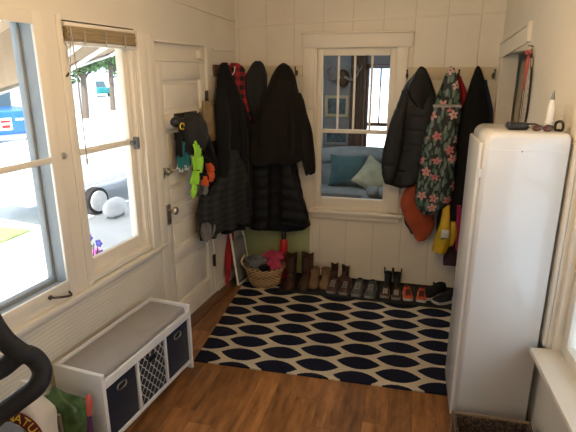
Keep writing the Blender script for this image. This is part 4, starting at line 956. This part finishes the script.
lump('knit_hat', 'grey knit hat on top of the wicker basket, at its left', 'hat', (bc[0]-.065, bc[1]-.04, .225), (.085, .08, .06), 'greyhat')
lump('fleece_hat', 'pink fleece hat sticking up at the back of the wicker basket', 'hat', (bc[0]+.065, bc[1]+.06, .245), (.095, .07, .055), 'pink', lambda c: lumpy(c+Vector((3, 1, 2))))
lump('fleece_mitten', 'pink mitten over the right rim of the wicker basket', 'mitten', (bc[0]+.10, bc[1]-.05, .215), (.065, .06, .045), 'pink', lambda c: lumpy(c+Vector((7, 4, 2))))
lump('baseball_cap', 'black cap with a white spot at the front of the wicker basket', 'cap', (bc[0]+.035, bc[1]-.10, .195), (.05, .05, .035), 'black_cloth', lambda c: lumpy(c+Vector((1, 8, 2))))
# leaning white frame
t = thing('leaning_window_screen', 'white framed window screen leaning in the back left corner', 'frame', (-1.37, 3.78, 0))
p0 = aty(238.5, 289, 3.68); p1 = aty(227.5, 215, 3.76); r0 = Vector((p0.x+.03, 3.93, .012)); r1 = Vector((p1.x+.02, 4.0, p1.z-.01))
p0.z = .02
q = MB()
for a, b_ in ((p0, p1), (r0, r1), (p0, r0), (p1, r1)): q.tube([a, b_], .011, 4)
q.build('bars', 'trim', t)
q = MB()
rs = [[p0.lerp(p1, .05)+Vector((-.003, 0, 0)), r0.lerp(r1, .05)+Vector((-.003, 0, 0)), r0.lerp(r1, .05)+Vector((.003, 0, 0)), p0.lerp(p1, .05)+Vector((.003, 0, 0))], [p0.lerp(p1, .62)+Vector((-.003, 0, 0)), r0.lerp(r1, .62)+Vector((-.003, 0, 0)), r0.lerp(r1, .62)+Vector((.003, 0, 0)), p0.lerp(p1, .62)+Vector((.003, 0, 0))]]
q.rings(rs); q.build('net', plain('grey_mesh_net', (.25, .24, .22), .8), t)
# red umbrella against the door side
t = thing('umbrella', 'closed red umbrella leaning behind the white framed screen', 'umbrella', (-1.44, 3.74, 0))
a = Vector((-1.425, 3.62, .02)); b_ = aty(231, 222, 3.86); b_.y = 3.86
q = MB(); q.tube([a, a.lerp(b_, .12), a.lerp(b_, .45), a.lerp(b_, .9), b_], [.004, .018, .036, .030, .008], 12, smooth=4); q.build('canopy', 'red', t)
q = MB(); q.tube([b_, b_+(b_-a)*.12], .009, 10); q.build('handle', 'black', t)
# red bottle beside the boots
t = thing('red_flask', 'red flask with black cap standing behind the wicker basket and boots', 'flask', (-1.0, 3.93, .0125))
q = MB(); q.lathe([(.001, .0), (.034, .0), (.036, .01), (.036, .33), (.028, .36), (.018, .375)], (-1.0, 3.95, .0165), 20); q.build('bottle', 'redplastic', t)
q = MB(); q.lathe([(.020, .37), (.022, .375), (.022, .42), (.012, .44), (.001, .44)], (-1.0, 3.95, .0165), 16); q.build('cap', 'black', t)
# ================================================================== EXERCISE BIKE HANDLEBAR
t = thing('exercise_bike', 'black padded handlebar of an exercise bike at the lower left', 'exercise bike', (-1.25, .75, 0))
def hb(u, v, y): return aty(u, v, y)
loop = [hb(-14, 378, .93), hb(4, 367, .97), hb(20, 355, 1.0), hb(33, 357, 1.03), hb(42, 370, 1.03), hb(37, 386, 1.0), hb(20, 400, .97), hb(2, 413, .94), hb(-14, 425, .91), hb(-26, 420, .90), hb(-28, 395, .91)]
q = MB(); q.tube(loop, .0275, 16, close=True, smooth=8); q.build('handlebar', 'foam', t)
q = MB(); q.tube([hb(24, 356, 1.0), hb(8, 343, .99), hb(-2, 329, .98), hb(-12, 312, .97)], [.030, .027, .024, .024], 16, smooth=6); q.ell(hb(-13, 310, .97), (.022,)*3); q.build('bar_horn', 'foam', t)
px_ = hb(-28, 405, .90)
q = MB(); q.tube([px_, Vector((px_.x-.05, .80, px_.z-.05)), Vector((-1.25, .62, .75)), Vector((-1.27, .55, .25))], .030, 14, smooth=6); q.build('stem', 'black', t)
q = MB(); q.tube([(-1.27, .95, .12), (-1.27, .55, .22), (-1.27, .0, .12)], .035, 14, smooth=5); q.build('frame', 'black', t)
q = MB(); q.tube([(-1.27, .70, .32), (-1.31, .70, .32)], .19, 40); q.tube([(-1.20, .70, .32), (-1.25, .70, .32)], .06, 20); q.build('flywheel', 'black', t)
for yy in (.95, .0): q = MB(); q.tube([(-1.47, yy, .04), (-1.07, yy, .04)], .038, 14); q.cyl((-1.27, yy, .04), (-1.27, yy, .13), .03); q.build('foot_bar', 'black', t)
q = MB(); q.tube([(-1.27, .15, .15), (-1.27, .10, .85)], .022, 12); q.build('seat_post', 'steel', t)
q = MB(); q.ell((-1.27, .10, .88), (.10, .14, .04)); q.build('saddle', 'foam', t)
# ================================================================== BAGS BESIDE THE BENCH
def bag(name, label, F_, w, d, h, mt, seed, top=.5, top2=1, px=0):
    """standing sack: local x width, y depth"""
    t = thing(name, label, 'bag', (0, 0, 0), frame=F_); rs = []; n = 40
    for j in range(25):
        k = j/24; z = h*k; sq = 1-(max(0, (k-top)/(1-top)))**1.6*.93; sk = 1-(max(0, (k-top2)/(1-top2)))**1.4*.85 if top2 < 1 else 1; bul = 1+.06*math.sin(PI*k)
        r_ = []
        for i in range(n):
            a = 2*PI*i/n; ca, sa = math.cos(a), math.sin(a); e = .45
            x = w/2*math.copysign(abs(ca)**e, ca)*bul*(1-.05*k)*sk+px*(1-sk); y = d/2*math.copysign(abs(sa)**e, sa)*bul*sq
            nv = noise.noise(Vector((x*9, y*9+seed, z*9)))*.018*k
            r_.append(Vector((x+nv, y+nv, z+(.02*math.sin(x*20+seed) if j == 24 else 0))))
        rs.append(r_)
    q = MB(); q.rings(rs); q.build('sack', mt, t, F_); return t
FB = Matrix.Translation((-1.385, 1.30, 0)) @ Matrix.Rotation(math.radians(12), 4, 'Z')
t = bag('paper_sack', 'large white paper sack with maroon and yellow lettering below the handlebar', FB, .22, .14, .66, 'bagwhite', 1, .74, .80, .05)
# printed band (an arc of maroon with yellow letters) on the front face
def arc_pts(R0, R1, a0, a1, cz, cx, y, n=24):
    o = [(cx+R1*math.sin(a0+(a1-a0)*i/n), y, cz+R1*math.cos(a0+(a1-a0)*i/n)) for i in range(n+1)]
    return o + [(cx+R0*math.sin(a1+(a0-a1)*i/n), y, cz+R0*math.cos(a1+(a0-a1)*i/n)) for i in range(n+1)]
FP = FB @ Matrix.Translation((.0, -.088, .47)) @ Matrix.Rotation(math.radians(-14), 4, 'X')
q = MB(); q.poly(arc_pts(.095, .142, -.1, 1.25, -.02, -.005, 0), (0, .003, 0)); q.build('printed_band', 'maroon', t, FP, smooth=False)
q = MB(); q.poly(arc_pts(.083, .087, -.1, 1.3, -.02, -.005, 0), (0, .003, 0)); q.build('printed_line', 'maroon', t, FP, smooth=False)
q = MB(); q.poly(arc_pts(.073, .076, -.1, 1.3, -.02, -.005, 0), (0, .003, 0)); q.build('printed_line', 'maroon', t, FP, smooth=False)
for i, ch in enumerate('NATUR'):
    a = .05+.27*i; me = text_mesh(ch, .048, .001)
    T = FP @ Matrix.Translation((-.005+.118*math.sin(a), -.0015, -.02+.118*math.cos(a))) @ Matrix.Rotation(a, 4, 'Y') @ Matrix.Rotation(PI/2, 4, 'X')
    q = MB(); q.bm.from_mesh(me); q.build('letter', 'yellowprint', t, T, smooth=False)
FG = Matrix.Translation((-1.36, 1.165, 0)) @ Matrix.Rotation(math.radians(12), 4, 'Z')
t = bag('grey_sack', 'grey paper sack with dark lettering, left of the white sack', FG, .15, .11, .61, 'baggrey', 5, .85)
me = text_mesh('ICE', .05, .001); q = MB(); q.bm.from_mesh(me); q.build('lettering', 'maroon', t, FG @ Matrix.Translation((.015, -.062, .50)) @ Matrix.Rotation(PI/2, 4, 'X'), smooth=False)
me = text_mesh('THE', .025, .001); q = MB(); q.bm.from_mesh(me); q.build('lettering', 'maroon', t, FG @ Matrix.Translation((.015, -.062, .54)) @ Matrix.Rotation(PI/2, 4, 'X'), smooth=False)
FN = Matrix.Translation((-1.455, 1.58, 0)) @ Matrix.Rotation(math.radians(10), 4, 'Z')
t = bag('plastic_bag', 'crinkled green plastic bag standing against the end of the bench', FN, .22, .12, .42, 'baggreen', 9, .78, .85, -.02)
q = MB(); q.box(-.045, .045, -.085, -.07, .06, .36, .004); q.build('card_insert', 'cardboard', t, FN)
q = MB()
for k in range(5): q.box(-.035, .035-.01*(k % 2), -.087, -.084, .17+.03*k, .182+.03*k)
q.build('card_print', 'darkprint', t, FN, smooth=False)
t = thing('garden_tool', 'coral and purple handled hand tool beside the green bag by the bench', 'hand tool', (-1.345, 1.62, 0))
q = MB(); q.tube([(-1.335, 1.58, .004), (-1.34, 1.60, .14), (-1.347, 1.62, .28)], [.022, .020, .017], 12, smooth=3); q.build('grip', 'purpleprint', t)
q = MB(); q.tube([(-1.347, 1.62, .28), (-1.352, 1.64, .34), (-1.354, 1.65, .37)], [.018, .020, .008], 12, smooth=3); q.build('cap', 'coral', t)
# ================================================================== OUTSIDE
GZ = -.32
NLi = ML
def op(u, v, dep): return ML @ lwp(u, v, -dep)
b = MB(); b.box(-60, -1.9, -30, 60, GZ-.1, GZ); struct(b.build('ground', 'ground', keep=True, smooth=False))
b = MB(); b.box(-60, 60, 9.5, 80, GZ-.1, GZ-.001); struct(b.build('ground_far', 'ground', keep=True, smooth=False))
q = MB(); q.box(-6.4, -5.0, 3.9, 5.4, GZ, GZ+.03, .01); tag(q.build('lawn_patch', 'grass'), 'pale green patch of lawn beyond the near left window', 'lawn', kind='stuff')
b = MB(); lbox(b, -1.5, 4.2, -.2, -.14, -1.0, -.2)
for k in range(8): pass
struct(b.build('porch_deck', 'deck', frame=ML, keep=True, smooth=False))
b = MB()
for s in (-1.4, .2, 1.8, 3.4, 4.1): lbox(b, s, s+.09, GZ, -.2, -.95, -.86)
struct(b.build('deck_piers', 'brownwood', frame=ML, keep=True, smooth=False))
# porch roof with white rafters
def rz_(x, y): return 1.86+.215*(y-5.78)+.38*max(0, (x+4.31))
b = MB()
pts = [(-4.45, 4.0), (-4.2, 9.0), (-1.62, 9.0), (-1.75, 2.0), (-3.0, 2.4)]
V0 = [b.bm.verts.new((x, y, rz_(x, y))) for x, y in pts]; V1 = [b.bm.verts.new((x, y, rz_(x, y)+.05)) for x, y in pts]
b.bm.faces.new(V0); b.bm.faces.new(V1[::-1])
for i in range(5): b.bm.faces.new((V0[i], V0[(i+1) % 5], V1[(i+1) % 5], V1[i]))
struct(b.build('porch_roof', 'porchroof', keep=True, smooth=False))
for i, (xa, ya_, xb, yb_) in enumerate([(-4.3, 5.0, -1.8, 3.0), (-4.3, 5.7, -1.75, 3.9), (-4.25, 6.6, -1.7, 4.9), (-4.2, 7.6, -1.7, 5.9), (-4.4, 4.1, -4.2, 8.9)]):
    b = MB(); b.tube([(xa, ya_, rz_(xa, ya_)-.01), (xb, yb_, rz_(xb, yb_)-.01)], .035, 4); o = b.build('rafter', 'trailerwhite', smooth=False); struct(o)
b = MB(); b.box(-4.28, -4.18, 8.6, 8.7, GZ, rz_(-4.2, 8.6)); struct(b.build('porch_post', 'trailerwhite', smooth=False))
# fence
t = thing('picket_fence', 'weathered pale board fence far across the yard', 'fence', op(0, 90, 17))
base = op(5, 95, 17)
FF = Matrix.Translation((base.x, base.y, 0)) @ Matrix.Rotation(-A+PI/2, 4, 'Z')
q = MB()
for k in range(60): q.box(-6+.2*k, -6+.2*k+.16, 0, .03, GZ, GZ+1.75+.04*(k % 3))
q.build('boards', 'fence', t, FF, smooth=False)
q = MB(); q.box(-6, 6, .03, .07, GZ+.4, GZ+.5); q.box(-6, 6, .03, .07, GZ+1.3, GZ+1.4); q.build('rails', 'fence', t, FF, smooth=False)
# blue pickup truck: tail seen in the near window
tp_ = op(12, 128, 9.3)
FT = Matrix.Translation((tp_.x, tp_.y, GZ)) @ Matrix.Rotation(math.radians(62), 4, 'Z')
t = thing('pickup_truck', 'blue pickup truck parked across the yard, seen through the near left window', 'truck', (0, 0, 0), frame=FT)
q = MB(); q.box(-.92, .92, 0, 1.9, .45, 1.15, .06, 3); q.box(-.92, .92, 1.9, 3.4, .45, 1.15, .06, 3); q.box(-.90, .90, 3.4, 4.8, .45, 1.08, .10, 3); q.build('body', 'truckblue', t, FT)
q = MB(); rs = [[Vector((x*w_, y, z)) for x, y in ()] for w_, z in ()]
q.poly([(-.80, 1.95, 1.15), (-.80, 3.75, 1.12), (-.72, 3.2, 1.68), (-.72, 2.1, 1.70)], (1.55, 0, 0)); q.build('cab_glass', 'carglass', t, FT, smooth=False)
q = MB(); q.box(-.74, .74, 2.1, 3.2, 1.68, 1.73, .02); q.build('cab_roof', 'truckblue', t, FT)
q = MB(); q.box(-.88, .88, -.10, .02, .42, .56, .02); q.build('bumper', 'steel', t, FT)
q = MB(); q.box(-.30, .02, -.015, .004, .66, .98, .01); pl = q.build('sticker', 'trailerwhite', t, FT)
q = MB(); q.box(-.26, -.02, -.018, -.014, .86, .92); q.box(-.24, -.04, -.018, -.014, .72, .80); q.build('sticker_print', 'redplastic', pl, FT, smooth=False)
q = MB()
for k in range(6): q.box(.12+.1*k, .19+.1*k, -.012, .004, .90, .96)
q.build('tailgate_letters', 'trailerwhite', t, FT, smooth=False)
for xx in (-.86, .86):
    for yy in (.95, 4.0): q = MB(); q.tube([(xx-.1, yy, .36), (xx+.1, yy, .36)], .36, 28); wh = q.build('wheel', 'rubber', t, FT); q = MB(); q.tube([(xx-.11, yy, .36), (xx+.11, yy, .36)], .2, 20); q.build('hub', 'steel', wh, FT)
# white trailer in the second window
p = op(100, 192, 3.6)
FR = Matrix.Translation((p.x-.52, p.y+.30, GZ)) @ Matrix.Rotation(-A-.10, 4, 'Z')
t = thing('utility_trailer', 'low white trailer parked outside the second left window', 'trailer', (0, 0, 0), frame=FR)
q = MB(); q.box(-.75, .75, -1.6, 2.4, .42, .95, .03); q.build('box', 'trailerwhite', t, FR)
q = MB(); q.box(-.76, .77, -1.65, 2.45, .36, .43, .01); q.build('frame_rail', plain('pale_grey_steel', (.45, .5, .58), .5), t, FR)
q = MB(); q.box(-.72, .72, -1.5, 2.3, .95, 1.06, .05, 3); q.build('lid', 'trailerwhite', t, FR)
for yy in (-.55, 1.5):
    q = MB(); q.tube([(.70, yy, .21), (.88, yy, .21)], .21, 28); wh = q.build('wheel', 'rubber', t, FR); q = MB(); q.tube([(.87, yy, .21), (.90, yy, .21)], .16, 22); q.build('hub', 'trailerwhite', wh, FR)
q = MB(); q.tube([(0, -1.6, .4), (0, -2.5, .38)], .04, 8); q.box(-.03, .03, -2.3, -2.24, 0, .4); q.build('drawbar', 'greymetal', t, FR)
p = op(115, 209, 3.0)
t = thing('gas_tank', 'small white gas tank lying on the ground in front of the trailer', 'tank', (p.x, p.y, GZ))
q = MB(); q.ell((p.x, p.y, GZ+.15), (.13, .26, .15), 24, 16); q.build('body', 'trailerwhite', t)
q = MB(); q.box(p.x-.08, p.x+.08, p.y-.12, p.y+.12, GZ, GZ+.04, .005); q.build('cradle', 'greymetal', t)
# far car
p = op(97, 124, 30)
FC_ = Matrix.Translation((p.x, p.y, GZ)) @ Matrix.Rotation(1.2, 4, 'Z')
t = thing('parked_car', 'small teal car far off beyond the trailer', 'car', (0, 0, 0), frame=FC_)
q = MB(); q.box(-.85, .85, -2, 2, .3, .85, .12, 3); q.build('body', 'teal', t, FC_)
q = MB(); q.poly([(-.7, -1.2, .85), (-.7, 1.3, .85), (-.6, .8, 1.35), (-.6, -.7, 1.38)], (1.3, 0, 0)); q.build('cabin', 'carglass', t, FC_, smooth=False)
for xx in (-.8, .8):
    for yy in (-1.3, 1.3): q = MB(); q.tube([(xx-.08, yy, .3), (xx+.08, yy, .3)], .3, 20); q.build('wheel', 'rubber', t, FC_)
# trees
def tree(x, y, h, r, label, seed):
    t = thing('leafy_tree', label, 'tree', (x, y, GZ)); rn = random.Random(seed)
    q = MB(); q.tube([(x, y, GZ), (x+.1, y, GZ+h*.4), (x, y+.1, GZ+h*.7)], [.16, .12, .06], 8, smooth=3)
    for k in range(5): a = rn.random()*6.3; q.tube([(x, y, GZ+h*(.35+.06*k)), (x+math.cos(a)*r*.6, y+math.sin(a)*r*.6, GZ+h*(.55+.07*k))], [.06, .02], 6)
    q.build('trunk', 'bark', t)
    q = MB()
    for k in range(1500):
        a = rn.random()*2*PI; zz = rn.uniform(-1, 1); rr = rn.random()**.35; s = math.sqrt(1-zz*zz)
        clump = .75+.35*noise.noise(Vector((math.cos(a)*s*2.5+seed, math.sin(a)*s*2.5, zz*2.5)))
        c = Vector((x+r*rr*clump*s*math.cos(a), y+r*rr*clump*s*math.sin(a), GZ+h*.68+h*.36*rr*clump*zz))
        e1 = Vector((rn.gauss(0, 1), rn.gauss(0, 1), rn.gauss(0, 1))).normalized()*.13; e2 = e1.orthogonal().normalized()*.08
        vs = [q.bm.verts.new(c+e1), q.bm.verts.new(c+e2), q.bm.verts.new(c-e1), q.bm.verts.new(c-e2)]; q.bm.faces.new(vs)
    q.build('crown', 'leaf', t, smooth=False)
for i, (u, dep, h, r, lb) in enumerate(((84, 15, 4.7, 1.7, 'broad leafy tree beyond the porch roof, left in the second window'), (112, 17, 5.6, 2.3, 'tall leafy tree beyond the porch roof, right in the second window'), (8, 19, 3.4, 1.6, 'bushy tree behind the pale board fence'), (124, 26, 4.2, 2.0, 'distant leafy tree at the right edge of the second window'))):
    p = op(u, 100, dep); tree(p.x, p.y, h, r, lb, i+3)
# flowers on the deck
p = op(84, 262, .55); fx, fy = p.x, p.y
t = thing('flower_pot', 'potted violet and pink flowers outside the second left window', 'flower pot', (fx, fy, -.14))
q = MB(); q.lathe([(.001, 0), (.09, 0), (.13, .22), (.14, .22), (.14, .26), (.12, .26), (.11, .22), (.001, .21)], (fx, fy, -.139), 24); q.build('pot', 'terracotta', t)
rn = random.Random(4)
q = MB()
for k in range(70):
    a = rn.random()*6.3; r_ = rn.random()*.13; z_ = rn.uniform(.15, .60); c = Vector((fx+r_*math.cos(a), fy+r_*math.sin(a), z_)); q.ell(c, (.03, .018, .008), 6, 4, mat=Matrix.Rotation(rn.random()*6, 4, Vector((rn.random(), rn.random(), rn.random()+.1)).normalized()))
for k in range(10): a = rn.random()*6.3; q.tube([(fx, fy, .08), (fx+.10*math.cos(a), fy+.10*math.sin(a), rn.uniform(.5, .66))], .004, 5)
q.build('foliage', 'leaf', t)
for k in range(12):
    a = rn.random()*6.3; r_ = rn.random()*.12; c = Vector((fx+r_*math.cos(a), fy+r_*math.sin(a), rn.uniform(.52, .74)))
    q = MB()
    for j in range(5): q.ell(c+Vector((.016*math.cos(j*1.257), .006, .016*math.sin(j*1.257))), (.013, .005, .013), 8, 6)
    q.build('blossom', 'petalblue', t)
p = op(97, 252, .62)
q = MB()
for j in range(6): q.ell(p+Vector((.022*math.cos(j*1.05), 0, .022*math.sin(j*1.05))), (.018, .008, .018), 8, 6)
q.tube([p, (fx, fy, .1)], .004, 5); q.build('pink_blossom', 'petalpink', t)
# ================================================================== LIGHTS
w = bpy.data.worlds.new('world'); sc.world = w; w.use_nodes = True; T_ = w.node_tree
bg = T_.nodes['Background']; tc = N(T_, 'ShaderNodeTexCoord'); nz_ = N(T_, 'ShaderNodeTexNoise'); nz_.inputs['Scale'].default_value = 2.5; nz_.inputs['Detail'].default_value = 6
L(T_, tc.outputs['Generated'], nz_.inputs['Vector'])
rm = N(T_, 'ShaderNodeValToRGB'); rm.color_ramp.elements[0].position = .35; rm.color_ramp.elements[0].color = (.55, .73, 1, 1); rm.color_ramp.elements[1].position = .6; rm.color_ramp.elements[1].color = (.84, .92, 1, 1)
L(T_, nz_.outputs['Fac'], rm.inputs[0]); L(T_, rm.outputs[0], bg.inputs[0]); bg.inputs[1].default_value = 2.5
def light(name, typ, loc, power, color, **k):
    d = bpy.data.lights.new(name, typ); d.energy = power; d.color = color
    for a, c in k.items(): setattr(d, a, c)
    o = bpy.data.objects.new(name, d); COL.objects.link(o); o.location = loc; return o
s = light('sun', 'SUN', (0, 0, 10), 14.0, (1, .97, .9), angle=.02); s.rotation_euler = Vector((.12, -1, 1.2)).to_track_quat('Z', 'Y').to_euler()
LX, LY, LZ = -.25, 1.45, 2.20
t = thing('pendant_lamp', 'brass bowl pendant lamp hanging over the room, just above the view', 'pendant lamp', (LX, LY, CZ))
q = MB(); q.cyl((LX, LY, CZ), (LX, LY, CZ-.02), .05); q.cyl((LX, LY, CZ-.02), (LX, LY, LZ+.05), .006); q.build('rod', 'steel', t)
q = MB(); q.lathe([(.02, -.14), (.09, -.135), (.14, -.10), (.137, -.10), (.088, -.130), (.001, -.135)], (LX, LY, LZ), 40); q.build('bowl', 'steel', t)
q = MB(); q.cyl((LX, LY, LZ+.05), (LX, LY, LZ-.13), .004); q.build('stem', 'steel', t)
q = MB(); q.ell((LX, LY, LZ), (.03, .03, .04)); q.build('bulb', 'lampglow', t)
light('pendant_bulb', 'POINT', (LX, LY, LZ+.0), 64, (1, .67, .33), shadow_soft_size=.055)
light('lounge_fill', 'POINT', (-1.2, 5.0, 2.2), 28, (.9, .95, 1), shadow_soft_size=.15)  # unseen fill light added to brighten the lounge
def portal(frame, loc, rot, sx, sy_):
    d = bpy.data.lights.new('window_portal', 'AREA'); d.shape = 'RECTANGLE'; d.size = sx; d.size_y = sy_; d.cycles.is_portal = True
    o = bpy.data.objects.new('window_portal', d); COL.objects.link(o); o.matrix_world = frame @ Matrix.Translation(loc) @ rot
RY = Matrix.Rotation(-PI/2, 4, 'Y')
portal(ML, (-.2, -2.56, 1.4), RY, 1.35, 1.0); portal(ML, (-.2, -1.68, 1.4), RY, 1.35, .56)
portal(MR, (.2, -2.63, 1.25), Matrix.Rotation(PI/2, 4, 'Y'), 1.4, 1.35)
portal(I4, (-.35, yb-.2, 1.45), Matrix.Rotation(PI/2, 4, 'X'), .9, 1.1)
portal(I4, ((WX0+WX1)/2, R2+.2, 1.2), Matrix.Rotation(-PI/2, 4, 'X'), .95, 1.35)
sc.view_settings.view_transform = 'Standard'; sc.view_settings.look = 'None'; sc.view_settings.gamma = 1; sc.view_settings.use_curve_mapping = False
sc.view_settings.exposure = 0.0
GROUPS = {'storage_bin': 'fabric bins in the storage bench', 'sneaker': 'sneakers in the row on the boot tray', 'cowboy_boot': 'tall cowboy boots on the boot tray', 'ankle_boot': 'tan ankle boots on the boot tray',
          'small_cowboy_boot': 'small cowboy boots at the back of the boot tray', 'rain_boot': 'small rain boots at the back of the boot tray', 'sandal': 'small sandals on the boot tray',
          'work_glove': 'work gloves hanging on the door', 'winter_glove': 'winter gloves hanging on the door', 'wall_hook': 'small wall hooks on the back wall', 'coat_rail': 'coat rails around the corner and back wall',
          'framed_picture': 'framed pictures on the lounge wall', 'throw_pillow': 'pillows on the lounge sofa', 'plush_ball': 'round cushions on the lounge sofa', 'leafy_tree': 'trees beyond the yard'}
for o in bpy.data.objects:
    if o.parent is None and 'label' in o:
        k = o.name.split('.')[0]
        if k in GROUPS: o['group'] = GROUPS[k]
